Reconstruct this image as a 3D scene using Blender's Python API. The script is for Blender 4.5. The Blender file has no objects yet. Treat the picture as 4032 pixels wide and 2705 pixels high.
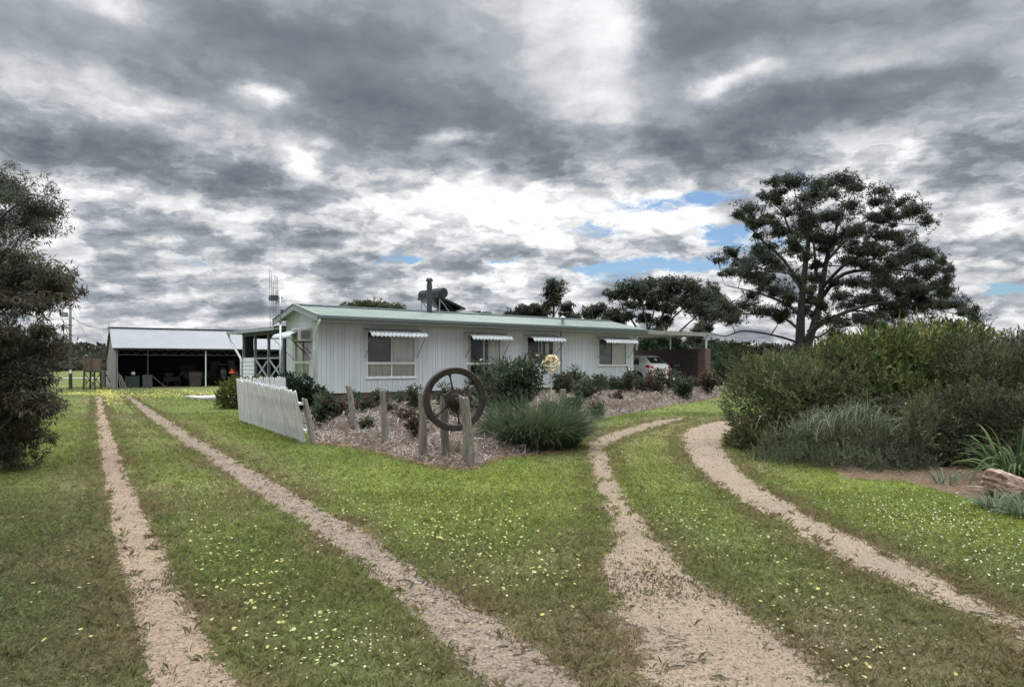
import bpy, math, random
import numpy as np
from mathutils import Vector, Matrix, Quaternion
R = math.radians
rng = np.random.default_rng(7)
random.seed(7)
scene = bpy.context.scene
COL = scene.collection
EYE = 1.6

# ------------------------------------------------------------------ survey: photo measurements -> ground positions
UX, UY = 0.7815, 0.6239            # direction of the house front
VX, VY = -0.6239, 0.7815           # direction into the house
AX, AY = -6.952, 26.0              # near front corner of the house

def sm(a, lo, hi):
    t = np.clip((np.asarray(a, float) - lo) / (hi - lo), 0, 1)
    return t * t * (3 - 2 * t)

def gz(x, y):
    x = np.asarray(x, float); y = np.asarray(y, float)
    s = (x - AX) * UX + (y - AY) * UY
    t = (x - AX) * VX + (y - AY) * VY
    g = 0.10 * sm(y, 7, 24) + 0.42 * sm(s, 1, 15) * sm(t, -13, -1)
    return g

def gzf(x, y): return float(gz(x, y))

def G(px, py, dz=0.0):
    """ground point seen at a survey pixel"""
    d = 20.0
    for _ in range(40):
        x = (px - 2016) / 2850 * d
        z = gzf(x, d) + dz
        d = d * .5 + .5 * (EYE - z) * 2850 / max(py - 1432, 1)
    x = (px - 2016) / 2850 * d
    return Vector((x, d, gzf(x, d) + dz))

def P(px, py, d):
    return Vector(((px - 2016) / 2850 * d, d, EYE + (1432 - py) / 2850 * d))

def H(s, t, z): return Vector((AX + s * UX + t * VX, AY + s * UY + t * VY, z))

# ------------------------------------------------------------------ noise in numpy
def vnoise(x, y, scale, seed):
    r = np.random.default_rng(seed); T = r.random((256, 256))
    X = np.asarray(x, float) / scale + 1000; Y = np.asarray(y, float) / scale + 1000
    xi = np.floor(X).astype(int); yi = np.floor(Y).astype(int)
    fx = X - xi; fy = Y - yi
    fx = fx * fx * (3 - 2 * fx); fy = fy * fy * (3 - 2 * fy)
    a = T[xi % 256, yi % 256]; b = T[(xi + 1) % 256, yi % 256]
    c = T[xi % 256, (yi + 1) % 256]; d = T[(xi + 1) % 256, (yi + 1) % 256]
    return (a * (1 - fx) + b * fx) * (1 - fy) + (c * (1 - fx) + d * fx) * fy

def fbm(x, y, scale, seed, n=4):
    v = 0; a = .5; tot = 0
    for i in range(n):
        v = v + a * vnoise(x, y, scale / 2 ** i, seed + i); tot += a; a *= .55
    return v / tot

# ------------------------------------------------------------------ objects
def tag(o, label=None, cat=None, group=None, kind=None):
    if label: o['label'] = label
    if cat: o['category'] = cat
    if group: o['group'] = group
    if kind: o['kind'] = kind
    return o

def empty(name, loc, rz=0.0, parent=None):
    o = bpy.data.objects.new(name, None); COL.objects.link(o)
    o.empty_display_size = .2
    o.location = loc; o.rotation_euler = (0, 0, rz)
    if parent: o.parent = parent
    return o

def world_loc(o):
    v = Vector((0, 0, 0))
    while o is not None:
        v = v + o.location; o = o.parent
    return v

def copy_tree(o, parent=None):
    c = o.copy(); COL.objects.link(c)
    if parent: c.parent = parent
    for ch in list(o.children): copy_tree(ch, c)
    return c

def link_mesh(name, me, mat, parent=None):
    o = bpy.data.objects.new(name, me); COL.objects.link(o)
    if mat: me.materials.append(mat)
    if parent: o.parent = parent
    return o

class MB:
    """collects shapes and links them as ONE mesh object"""
    def __init__(self): self.v = []; self.f = []
    def add(self, vs, fs):
        b = len(self.v); self.v += [Vector(p) for p in vs]
        self.f += [tuple(b + i for i in f) for f in fs]; return self
    def hexa(self, c):     # c: 8 corners, bottom 4 ccw, top 4 ccw
        return self.add(c, [(3, 2, 1, 0), (4, 5, 6, 7), (0, 1, 5, 4), (1, 2, 6, 5), (2, 3, 7, 6), (3, 0, 4, 7)])
    def box(self, x0, x1, y0, y1, z0, z1, M=None):
        c = [Vector(p) for p in ((x0, y0, z0), (x1, y0, z0), (x1, y1, z0), (x0, y1, z0), (x0, y0, z1), (x1, y0, z1), (x1, y1, z1), (x0, y1, z1))]
        if M is not None: c = [M @ p for p in c]
        return self.hexa(c)
    def hbox(self, s0, s1, t0, t1, z0, z1):
        return self.hexa([H(s0, t0, z0), H(s1, t0, z0), H(s1, t1, z0), H(s0, t1, z0), H(s0, t0, z1), H(s1, t0, z1), H(s1, t1, z1), H(s0, t1, z1)])
    def bar(self, a, b, w, h, up=(0, 0, 1)):
        a = Vector(a); b = Vector(b); d = (b - a).normalized(); up = Vector(up)
        if abs(d.dot(up)) > .98: up = Vector((1, 0, 0))
        x = d.cross(up).normalized() * (w / 2); y = x.cross(d).normalized() * (h / 2)
        c = [a - x - y, a + x - y, a + x + y, a - x + y, b - x - y, b + x - y, b + x + y, b - x + y]
        return self.add(c, [(0, 1, 2, 3), (7, 6, 5, 4), (0, 4, 5, 1), (1, 5, 6, 2), (2, 6, 7, 3), (3, 7, 4, 0)])
    def tube(self, pts, rad, n=8, cap=True):
        pts = [Vector(p) for p in pts]
        if not hasattr(rad, '__len__'): rad = [rad] * len(pts)
        b = len(self.v); ref = None
        for i, p in enumerate(pts):
            d = (pts[min(i + 1, len(pts) - 1)] - pts[max(i - 1, 0)])
            if d.length < 1e-9: d = Vector((0, 0, 1))
            d.normalize()
            if ref is None:
                ref = d.orthogonal().normalized()
            else:
                ref = (ref - d * ref.dot(d))
                ref = ref.normalized() if ref.length > 1e-6 else d.orthogonal().normalized()
            bi = d.cross(ref)
            for k in range(n):
                a = 2 * math.pi * k / n
                self.v.append(p + (ref * math.cos(a) + bi * math.sin(a)) * rad[i])
        for i in range(len(pts) - 1):
            for k in range(n):
                k2 = (k + 1) % n
                self.f.append((b + i * n + k, b + i * n + k2, b + (i + 1) * n + k2, b + (i + 1) * n + k))
        if cap:
            self.f.append(tuple(b + k for k in range(n))[::-1])
            e = b + (len(pts) - 1) * n
            self.f.append(tuple(e + k for k in range(n)))
        return self
    def cyl(self, a, b, r, n=14, r2=None): return self.tube([a, b], [r, r if r2 is None else r2], n)
    def ring(self, c, axis, prof, n=40):
        """lathe a closed profile [(radius, axial)] round axis at c"""
        axis = Vector(axis).normalized(); x = axis.orthogonal().normalized(); y = axis.cross(x)
        b = len(self.v); m = len(prof)
        for i in range(n):
            a = 2 * math.pi * i / n; e = x * math.cos(a) + y * math.sin(a)
            for r, h in prof: self.v.append(Vector(c) + e * r + axis * h)
        for i in range(n):
            i2 = (i + 1) % n
            for k in range(m):
                k2 = (k + 1) % m
                self.f.append((b + i * m + k, b + i2 * m + k, b + i2 * m + k2, b + i * m + k2))
        return self
    def prism(self, poly, d):
        """extrude polygon (list of points) by vector d"""
        n = len(poly); d = Vector(d)
        vs = [Vector(p) for p in poly] + [Vector(p) + d for p in poly]
        fs = [tuple(range(n))[::-1], tuple(range(n, 2 * n))] + [(i, (i + 1) % n, n + (i + 1) % n, n + i) for i in range(n)]
        return self.add(vs, fs)
    def corrugated(self, p0, a, b, pitch=.076, amp=.009, per=4, rows=1, curl=None):
        """wavy sheet: p0 corner, a along the waves' run, b down the slope"""
        p0 = Vector(p0); a = Vector(a); b = Vector(b); nrm = a.cross(b).normalized()
        if nrm.z < 0: nrm = -nrm
        n = max(2, int(a.length / pitch * per)); bb = len(self.v)
        for j in range(rows + 1):
            fj = j / rows
            for i in range(n + 1):
                fi = i / n
                off = amp * math.cos(2 * math.pi * fi * a.length / pitch)
                p = p0 + a * fi + b * fj + nrm * off
                if curl:   # last fifth turns down into a lip
                    g_ = max(0, (fj - .78) / .22); p = p - b * (fj - min(fj, .78 + .22 * .75 * math.sin(g_ * 1.2))) + Vector((0, 0, -curl * (1 - math.cos(g_ * 1.45)) * 1.1))
                self.v.append(p)
        for j in range(rows):
            for i in range(n):
                q = bb + j * (n + 1) + i
                self.f.append((q, q + 1, q + n + 2, q + n + 1))
        return self
    def build(self, name, mat, parent=None, smooth=False, uv=False, loc=None, bevel=0):
        L = Vector((0, 0, 0))
        if parent is not None: L = world_loc(parent)
        elif loc is not None: L = Vector(loc)
        me = bpy.data.meshes.new(name)
        me.from_pydata([tuple(p - L) for p in self.v], [], self.f)
        me.update()
        if uv:
            lay = me.uv_layers.new(name='UVMap')
            for p in me.polygons:
                n = p.normal
                for li in p.loop_indices:
                    c = me.vertices[me.loops[li].vertex_index].co + L
                    s = (c.x - AX) * UX + (c.y - AY) * UY; t = (c.x - AX) * VX + (c.y - AY) * VY
                    nu = abs(n.x * UX + n.y * UY); nv = abs(n.x * VX + n.y * VY)
                    if abs(n.z) > .7: lay.data[li].uv = (s, t)
                    elif nu > nv: lay.data[li].uv = (t, c.z)
                    else: lay.data[li].uv = (s, c.z)
        if smooth: me.polygons.foreach_set('use_smooth', [True] * len(me.polygons))
        o = link_mesh(name, me, mat, parent)
        if parent is None and loc is not None: o.location = loc
        if bevel:
            m = o.modifiers.new('bevel', 'BEVEL'); m.width = bevel; m.segments = 2; m.limit_method = 'ANGLE'
        return o

def np_mesh(name, verts, faces_n, idx, cols=None, mat=None, parent=None, smooth=False):
    """fast mesh: verts (N,3); faces_n array of polygon sizes; idx flat loop indices; cols (N,3)"""
    L = world_loc(parent) if parent is not None else Vector((0, 0, 0))
    me = bpy.data.meshes.new(name)
    v = np.asarray(verts, np.float32) - np.array(L, np.float32)
    me.vertices.add(len(v)); me.vertices.foreach_set('co', v.ravel())
    me.loops.add(len(idx)); me.loops.foreach_set('vertex_index', np.asarray(idx, np.int32))
    fn = np.asarray(faces_n, np.int32)
    me.polygons.add(len(fn))
    me.polygons.foreach_set('loop_start', np.concatenate([[0], np.cumsum(fn)[:-1]]).astype(np.int32))
    if smooth: me.polygons.foreach_set('use_smooth', np.ones(len(fn), bool))
    me.update(calc_edges=True)
    if cols is not None:
        at = me.color_attributes.new('tint', 'FLOAT_COLOR', 'POINT')
        c = np.ones((len(v), 4), np.float32); c[:, :3] = cols
        at.data.foreach_set('color', c.ravel())
    return link_mesh(name, me, mat, parent)

def unit(a): return a / np.maximum(np.linalg.norm(a, axis=1, keepdims=True), 1e-9)

def leaves(name, C, D, ln, wd, cols, mat, parent=None, fold=.25, bend=0.0):
    """diamond leaves: base C, direction D, length ln, width wd, colour per leaf"""
    n = len(C); C = np.asarray(C, float); D = unit(np.asarray(D, float))
    rv = rng.normal(size=(n, 3)); S = unit(np.cross(D, rv)); N = np.cross(S, D)
    ln = np.broadcast_to(np.asarray(ln, float), (n,))[:, None]; wd = np.broadcast_to(np.asarray(wd, float), (n,))[:, None]
    V = np.empty((n, 4, 3))
    V[:, 0] = C
    V[:, 1] = C + D * ln * .45 + S * wd * .5 + N * wd * fold
    V[:, 2] = C + D * ln + np.array([0, 0, -1.0]) * ln * bend
    V[:, 3] = C + D * ln * .45 - S * wd * .5 + N * wd * fold
    idx = np.arange(n * 4)
    return np_mesh(name, V.reshape(-1, 3), np.full(n, 4), idx, np.repeat(cols, 4, axis=0), mat, parent)

def blades(name, B, D, ln, wd, cols, mat, droop=.5, seg=4, parent=None, tipcol=None):
    """strap leaves: ribbons from B, leaving along D and drooping over"""
    n = len(B); B = np.asarray(B, float); D = unit(np.asarray(D, float))
    ln = np.broadcast_to(np.asarray(ln, float), (n,)); wd = np.broadcast_to(np.asarray(wd, float), (n,)); dr = np.broadcast_to(np.asarray(droop, float), (n,))
    Hh = D.copy(); Hh[:, 2] = 0; Hh = unit(Hh + 1e-6)
    S = np.stack([-Hh[:, 1], Hh[:, 0], np.zeros(n)], 1)
    rot = rng.normal(0, .5, n)[:, None]
    V = np.empty((n, seg + 1, 2, 3)); p = B.copy(); d = D.copy()
    for k in range(seg + 1):
        f = k / seg
        w = wd * (1 - f ** 2.2 * .93) * .5 * (.7 + .3 * min(1, f * 4))
        side = S * np.cos(rot) + np.cross(d, S) * np.sin(rot)
        V[:, k, 0] = p - side * w[:, None]; V[:, k, 1] = p + side * w[:, None]
        if k < seg:
            p = p + d * (ln / seg)[:, None]
            d = unit(d + np.array([0, 0, -1.0]) * (dr * (f + .25) * 1.6 / seg * 2)[:, None])
    base = (np.arange(n) * (seg + 1) * 2)[:, None, None]
    q = np.array([[2 * k, 2 * k + 1, 2 * k + 3, 2 * k + 2] for k in range(seg)])[None]
    idx = (base + q).ravel()
    c = np.repeat(cols, (seg + 1) * 2, axis=0)
    return np_mesh(name, V.reshape(-1, 3), np.full(n * seg, 4), idx, c, mat, parent, smooth=True)

# ------------------------------------------------------------------ materials
def NT(m): return m.node_tree.nodes, m.node_tree.links
def mat(name, col, rough=.7, metal=0.0, spec=.5, noise=None, bump=None, noise2=None):
    """noise = (scale, dark multiplier, light multiplier, stretch xyz)"""
    m = bpy.data.materials.new(name); m.use_nodes = True; N, L = NT(m)
    b = N['Principled BSDF']; b.inputs['Base Color'].default_value = (*col, 1); b.inputs['Roughness'].default_value = rough
    b.inputs['Metallic'].default_value = metal; b.inputs['Specular IOR Level'].default_value = spec
    if noise or bump:
        tc = N.new('ShaderNodeNewGeometry')
    last = None
    for k, nz in enumerate([q for q in (noise, noise2) if q]):
        sc, lo, hi = nz[0], nz[1], nz[2]; st = nz[3] if len(nz) > 3 else (1, 1, 1)
        mp = N.new('ShaderNodeMapping'); mp.inputs['Scale'].default_value = st
        L.new(tc.outputs['Position'], mp.inputs['Vector'])
        n = N.new('ShaderNodeTexNoise'); n.inputs['Scale'].default_value = sc; n.inputs['Detail'].default_value = 6
        n.inputs['Roughness'].default_value = .65
        L.new(mp.outputs[0], n.inputs['Vector'])
        r = N.new('ShaderNodeMapRange'); r.inputs['From Min'].default_value = .3; r.inputs['From Max'].default_value = .7
        r.inputs['To Min'].default_value = lo; r.inputs['To Max'].default_value = hi
        L.new(n.outputs['Fac'], r.inputs['Value'])
        mx = N.new('ShaderNodeMix'); mx.data_type = 'RGBA'; mx.blend_type = 'MULTIPLY'; mx.inputs['Factor'].default_value = 1
        if last is None: mx.inputs['A'].default_value = (*col, 1)
        else: L.new(last, mx.inputs['A'])
        cc = N.new('ShaderNodeCombineColor')
        for q in range(3): L.new(r.outputs[0], cc.inputs[q])
        L.new(cc.outputs[0], mx.inputs['B'])
        last = mx.outputs['Result']
    if last: L.new(last, b.inputs['Base Color'])
    if bump:
        n = N.new('ShaderNodeTexNoise'); n.inputs['Scale'].default_value = bump[0]; n.inputs['Detail'].default_value = 6
        mp = N.new('ShaderNodeMapping'); mp.inputs['Scale'].default_value = bump[2] if len(bump) > 2 else (1, 1, 1)
        L.new(tc.outputs['Position'], mp.inputs['Vector']); L.new(mp.outputs[0], n.inputs['Vector'])
        bp = N.new('ShaderNodeBump'); bp.inputs['Distance'].default_value = bump[1]; bp.inputs['Strength'].default_value = 1
        L.new(n.outputs['Fac'], bp.inputs['Height']); L.new(bp.outputs[0], b.inputs['Normal'])
    return m

def tint_mat(name, rough=.6, trans=.3, spec=.3):
    """colour from the per-leaf 'tint' attribute, some light through the leaf"""
    m = bpy.data.materials.new(name); m.use_nodes = True; N, L = NT(m)
    b = N['Principled BSDF']; b.inputs['Roughness'].default_value = rough; b.inputs['Specular IOR Level'].default_value = spec
    a = N.new('ShaderNodeAttribute'); a.attribute_name = 'tint'
    L.new(a.outputs['Color'], b.inputs['Base Color'])
    if trans > 0:
        t = N.new('ShaderNodeBsdfTranslucent'); L.new(a.outputs['Color'], t.inputs['Color'])
        mx = N.new('ShaderNodeMixShader'); mx.inputs[0].default_value = trans
        L.new(b.outputs[0], mx.inputs[1]); L.new(t.outputs[0], mx.inputs[2])
        L.new(mx.outputs[0], N['Material Output'].inputs['Surface'])
    return m

def glass_mat(name, tintc=(.94, .97, .96), gloss=.02):
    m = bpy.data.materials.new(name); m.use_nodes = True; N, L = NT(m)
    N.remove(N['Principled BSDF'])
    t = N.new('ShaderNodeBsdfTransparent'); t.inputs['Color'].default_value = (*tintc, 1)
    g = N.new('ShaderNodeBsdfGlossy'); g.inputs['Roughness'].default_value = .02
    fr = N.new('ShaderNodeFresnel'); fr.inputs['IOR'].default_value = 1.5
    ad = N.new('ShaderNodeMath'); ad.operation = 'ADD'; ad.use_clamp = True; ad.inputs[1].default_value = gloss
    L.new(fr.outputs[0], ad.inputs[0])
    mx = N.new('ShaderNodeMixShader'); L.new(ad.outputs[0], mx.inputs[0]); L.new(t.outputs[0], mx.inputs[1]); L.new(g.outputs[0], mx.inputs[2])
    L.new(mx.outputs[0], N['Material Output'].inputs['Surface'])
    return m

def brick_mat(name, c1, c2, mortar):
    m = bpy.data.materials.new(name); m.use_nodes = True; N, L = NT(m)
    b = N['Principled BSDF']; b.inputs['Roughness'].default_value = .9
    uv = N.new('ShaderNodeUVMap'); uv.uv_map = 'UVMap'
    t = N.new('ShaderNodeTexBrick'); t.inputs['Scale'].default_value = 1
    t.inputs['Brick Width'].default_value = .24; t.inputs['Row Height'].default_value = .086; t.inputs['Mortar Size'].default_value = .006
    t.inputs['Color1'].default_value = (*c1, 1); t.inputs['Color2'].default_value = (*c2, 1); t.inputs['Mortar'].default_value = (*mortar, 1)
    L.new(uv.outputs[0], t.inputs['Vector'])
    n = N.new('ShaderNodeTexNoise'); n.inputs['Scale'].default_value = 9; n.inputs['Detail'].default_value = 5
    L.new(uv.outputs[0], n.inputs['Vector'])
    r = N.new('ShaderNodeMapRange'); r.inputs['To Min'].default_value = .55; r.inputs['To Max'].default_value = 1.4
    L.new(n.outputs['Fac'], r.inputs['Value'])
    cc = N.new('ShaderNodeCombineColor')
    for q in range(3): L.new(r.outputs[0], cc.inputs[q])
    mx = N.new('ShaderNodeMix'); mx.data_type = 'RGBA'; mx.blend_type = 'MULTIPLY'; mx.inputs['Factor'].default_value = 1
    L.new(t.outputs['Color'], mx.inputs['A']); L.new(cc.outputs[0], mx.inputs['B']); L.new(mx.outputs['Result'], b.inputs['Base Color'])
    bp = N.new('ShaderNodeBump'); bp.inputs['Distance'].default_value = .006; bp.invert = True
    L.new(t.outputs['Fac'], bp.inputs['Height']); L.new(bp.outputs[0], b.inputs['Normal'])
    return m

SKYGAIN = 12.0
LEAF = tint_mat('leaf', .65, .3, .12); GRASSM = tint_mat('grass_blade', .65, .35, .2); PETAL = tint_mat('petal', .6, .3, .1)
STRAWM = tint_mat('straw', .9, .1, .05)
# ------------------------------------------------------------------ camera
cam = bpy.data.objects.new('camera', bpy.data.cameras.new('camera')); COL.objects.link(cam)
cam.location = (0, 0, EYE); cam.rotation_euler = (R(90), 0, 0)
cam.data.sensor_width = 36; cam.data.lens = 2850 / 4032 * 36; cam.data.shift_y = 79.5 / 4032
cam.data.clip_end = 6000; cam.data.clip_start = .05
scene.camera = cam
scene.view_settings.view_transform = 'Standard'; scene.view_settings.look = 'None'
scene.view_settings.exposure = EXPO = 0.8; scene.view_settings.gamma = 1
scene.cycles.use_denoising = True

# ------------------------------------------------------------------ light
SUN_AZ, SUN_EL = 9.0, 44.0
sd = Vector((math.sin(R(SUN_AZ)) * math.cos(R(SUN_EL)), math.cos(R(SUN_AZ)) * math.cos(R(SUN_EL)), math.sin(R(SUN_EL))))
sun = bpy.data.objects.new('sun', bpy.data.lights.new('sun', 'SUN')); COL.objects.link(sun)
sun.data.energy = 1.5; sun.data.angle = R(14); sun.data.color = (1, .96, .9)
sun.rotation_euler = (-sd).to_track_quat('-Z', 'Y').to_euler()

# ------------------------------------------------------------------ sky: broken cloud deck over a clear-sky texture
world = bpy.data.worlds.new('World'); scene.world = world; world.use_nodes = True
N, L = world.node_tree.nodes, world.node_tree.links
N.clear()
def nd(t, **k):
    n = N.new(t)
    for a, b in k.items(): setattr(n, a, b)
    return n
def put(sock, v):
    if hasattr(v, 'is_output') or hasattr(v, 'links'): L.new(v, sock)
    else: sock.default_value = v
def M(op, a, b=None, c=None, clamp=False):
    n = nd('ShaderNodeMath', operation=op, use_clamp=clamp)
    put(n.inputs[0], a)
    if b is not None: put(n.inputs[1], b)
    if c is not None: put(n.inputs[2], c)
    return n.outputs[0]
def V(op, a, b=None):
    n = nd('ShaderNodeVectorMath', operation=op)
    put(n.inputs[0], a)
    if b is not None: put(n.inputs[1], b)
    return n.outputs['Value'] if op in ('DOT_PRODUCT', 'LENGTH') else n.outputs[0]
def XYZ(x, y, z=0.0):
    n = nd('ShaderNodeCombineXYZ'); put(n.inputs[0], x); put(n.inputs[1], y); put(n.inputs[2], z); return n.outputs[0]
def sstep(x, a, b, lo=0.0, hi=1.0):
    n = nd('ShaderNodeMapRange', interpolation_type='SMOOTHSTEP'); put(n.inputs[0], x)
    for i, v in enumerate((a, b, lo, hi)): n.inputs[i + 1].default_value = v
    return n.outputs[0]
def noise(vec, scale, detail=7, rough=.55, dist=0.0):
    n = nd('ShaderNodeTexNoise'); L.new(vec, n.inputs['Vector']); n.inputs['Scale'].default_value = scale
    n.inputs['Detail'].default_value = detail; n.inputs['Roughness'].default_value = rough; n.inputs['Distortion'].default_value = dist
    return n.outputs['Fac'], n.outputs['Color']
tc = nd('ShaderNodeTexCoord'); d = V('NORMALIZE', tc.outputs['Generated'])
sp = nd('ShaderNodeSeparateXYZ'); L.new(d, sp.inputs[0]); dx, dy, dz = sp.outputs
az = M('ARCTAN2', dx, dy); el = M('ARCSINE', dz)
up = M('MAXIMUM', dz, 0.0)
inv = M('DIVIDE', 1.0, M('ADD', up, .16))
pl = XYZ(M('MULTIPLY', dx, inv), M('MULTIPLY', M('MULTIPLY', dy, inv), 1.25))
_, warpc = noise(pl, .9, 4)
ang0 = XYZ(az, el)
_, w2 = noise(V('MULTIPLY', ang0, (1, 1.6, 1)), 5.5, 6, .62)
ang = V('ADD', ang0, V('MULTIPLY', V('SUBTRACT', w2, (.5, .5, .5)), (.20, .10, 0)))
_, w3 = noise(V('MULTIPLY', ang0, (1, 2.2, 1)), 22, 6, .65)
ang_f = V('ADD', ang0, V('MULTIPLY', V('SUBTRACT', w3, (.5, .5, .5)), (.11, .035, 0)))
def blob_sum(blobs, coords):
    tot = None
    for (px, py, sx, sy, amt) in blobs:
        X = (px - 2016) / 2850; Z = (1432 - py) / 2850
        a = math.atan2(X, 1); e = math.asin(Z / math.sqrt(1 + X * X + Z * Z))
        sa = sx / 2850 * math.cos(a) ** 2; se = sy / 2850 * math.cos(a)
        q = V('MULTIPLY', V('SUBTRACT', coords, (a, e, 0)), (1 / sa, 1 / se, 0))
        g = M('POWER', .3679, V('DOT_PRODUCT', q, q))
        tot = M('MULTIPLY', g, amt) if tot is None else M('MULTIPLY_ADD', g, amt, tot)
    return tot
CLOUDS = [(1150, 130, 520, 110, -.36), (1560, 420, 360, 140, -.44), (300, 560, 460, 105, -.46), (800, 690, 400, 60, -.30),
          (180, 190, 240, 90, -.14), (720, 290, 230, 90, -.20), (2070, 560, 200, 140, -.40), (2790, 110, 340, 110, -.34),
          (3180, 430, 600, 105, -.38), (2700, 570, 340, 85, -.36), (3940, 640, 270, 110, -.42), (3720, 250, 330, 80, -.18),
          (3500, 50, 400, 70, -.14), (1250, 960, 450, 50, -.12), (480, 990, 300, 36, -.14), (1350, 1130, 160, 50, -.18), (900, 1205, 240, 36, -.12), (1880, 1200, 260, 40, -.10), (600, 1310, 400, 24, -.10),
          (2370, 190, 170, 250, .36), (2220, 0, 220, 150, .18), (2120, 330, 130, 160, .14), (2910, 315, 120, 46, .42), (1060, 325, 120, 42, .52), (1150, 580, 120, 60, .34), (1200, 640, 70, 60, .25),
          (1790, 540, 110, 40, .34), (500, 370, 170, 60, .22), (430, 35, 170, 40, .30), (500, 810, 120, 40, .18), (60, 300, 160, 60, .12), (1540, 250, 160, 50, .12),
          (2500, 830, 620, 110, .40), (1850, 800, 330, 80, .34), (3560, 640, 80, 40, .38), (3700, 880, 320, 80, .24), (3350, 250, 300, 40, .14),
          (1500, 1150, 300, 50, .12), (2050, 1080, 260, 60, .20), (2100, 1180, 260, 60, .10), (700, 1180, 300, 50, .06), (3000, 1200, 600, 90, .14)]
BLUE = [(2560, 1052, 400, 30, 1.2), (2860, 930, 120, 55, 1.1), (2640, 800, 280, 34, .8), (2330, 905, 120, 34, .68), (2800, 770, 90, 30, .7), (1570, 1022, 130, 26, .85),
        (2000, 1030, 80, 12, .6), (3960, 1135, 170, 34, 1.1), (780, 1030, 70, 10, .6), (3180, 720, 120, 60, .6), (2420, 1110, 120, 20, .6), (3060, 960, 120, 30, .6)]
shape = blob_sum(CLOUDS, ang); blue = blob_sum(BLUE, ang_f)
plw = V('ADD', pl, V('MULTIPLY', V('SUBTRACT', warpc, (.5, .5, .5)), (.8, .8, 0)))
n1, _ = noise(plw, 1.05, 6, .5)
angw = V('MULTIPLY', V('ADD', ang0, V('MULTIPLY', V('SUBTRACT', w3, (.5, .5, .5)), (.045, .022, 0))), (1, 2.0, 1))
n2, _ = noise(angw, 8.0, 8, .55, .2)
pl2 = V('ADD', pl, V('MULTIPLY', V('SUBTRACT', w3, (.5, .5, .5)), (.35, .35, 0)))
n3, _ = noise(V('MULTIPLY', pl2, (1, 1.3, 1)), 3.2, 9, .55, .2)
n4, _ = noise(V('ADD', angw, (4.4, 1.3, 0)), 19.0, 8, .56, .2)
low = sstep(el, .38, .16)                        # towards the horizon the cells get smaller and more contrasted
tex = M('ADD', M('MULTIPLY', M('SUBTRACT', n1, .5), .50), M('MULTIPLY', M('SUBTRACT', n2, .5), M('MULTIPLY_ADD', low, .50, .52)))
tex = M('ADD', tex, M('MULTIPLY', M('SUBTRACT', n3, .5), M('MULTIPLY_ADD', low, .85, .12)))
tex = M('ADD', tex, M('MULTIPLY', M('SUBTRACT', n4, .5), M('MULTIPLY_ADD', low, .66, .06)))
n5, _ = noise(V('MULTIPLY', V('ADD', ang0, V('MULTIPLY', V('SUBTRACT', w3, (.5, .5, .5)), (.05, .03, 0))), (1, 2.3, 1)), 15.0, 9, .58)
tex = M('ADD', tex, M('MULTIPLY', M('SUBTRACT', sstep(n5, .42, .60), .45), M('MULTIPLY_ADD', low, .26, .05)))    # crisper cumulus edges low down
bright = M('ADD', M('ADD', M('MULTIPLY_ADD', low, .09, .57), shape), tex)
ramp = nd('ShaderNodeValToRGB'); L.new(bright, ramp.inputs[0])
cr = ramp.color_ramp; cr.interpolation = 'LINEAR'
cr.elements[0].position = .05; cr.elements[0].color = (.128, .150, .176, 1)
cr.elements[1].position = .98; cr.elements[1].color = (.95, .965, .97, 1)
for p_, c_ in ((.34, (.222, .246, .278, 1)), (.56, (.385, .415, .455, 1)), (.78, (.68, .69, .705, 1))):
    e_ = cr.elements.new(p_); e_.color = c_
sky = nd('ShaderNodeTexSky', sky_type='NISHITA'); sky.sun_disc = False
sky.sun_elevation = R(SUN_EL); sky.sun_rotation = R(SUN_AZ); sky.air_density = 1.0; sky.dust_density = .6; sky.ozone_density = 2.0
skyc = V('SCALE', V('MULTIPLY', sky.outputs[0], (.62, .80, 1.0))); [q for q in N if q.type == 'VECT_MATH' and q.operation == 'SCALE'][0].inputs['Scale'].default_value = .045
nb, _ = noise(V('MULTIPLY', ang_f, (1, 2.4, 1)), 22, 9, .66)
cov = sstep(M('ADD', blue, M('MULTIPLY', M('SUBTRACT', nb, .5), 1.9)), .30, .86, 1.0, 0.0)
above = sstep(el, .52, 1.15, 1.0, SKYGAIN)       # gain added to the sky overhead, out of frame, to light the ground
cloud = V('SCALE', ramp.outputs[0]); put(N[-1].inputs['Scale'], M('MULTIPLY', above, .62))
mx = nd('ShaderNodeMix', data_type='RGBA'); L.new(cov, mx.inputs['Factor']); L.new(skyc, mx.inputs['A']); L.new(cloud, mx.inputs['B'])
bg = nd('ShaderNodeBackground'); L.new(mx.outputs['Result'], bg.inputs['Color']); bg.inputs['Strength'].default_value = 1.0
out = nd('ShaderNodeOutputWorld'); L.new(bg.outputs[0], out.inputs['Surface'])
world.cycles.sampling_method = 'MANUAL'; world.cycles.sample_map_resolution = 512
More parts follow.
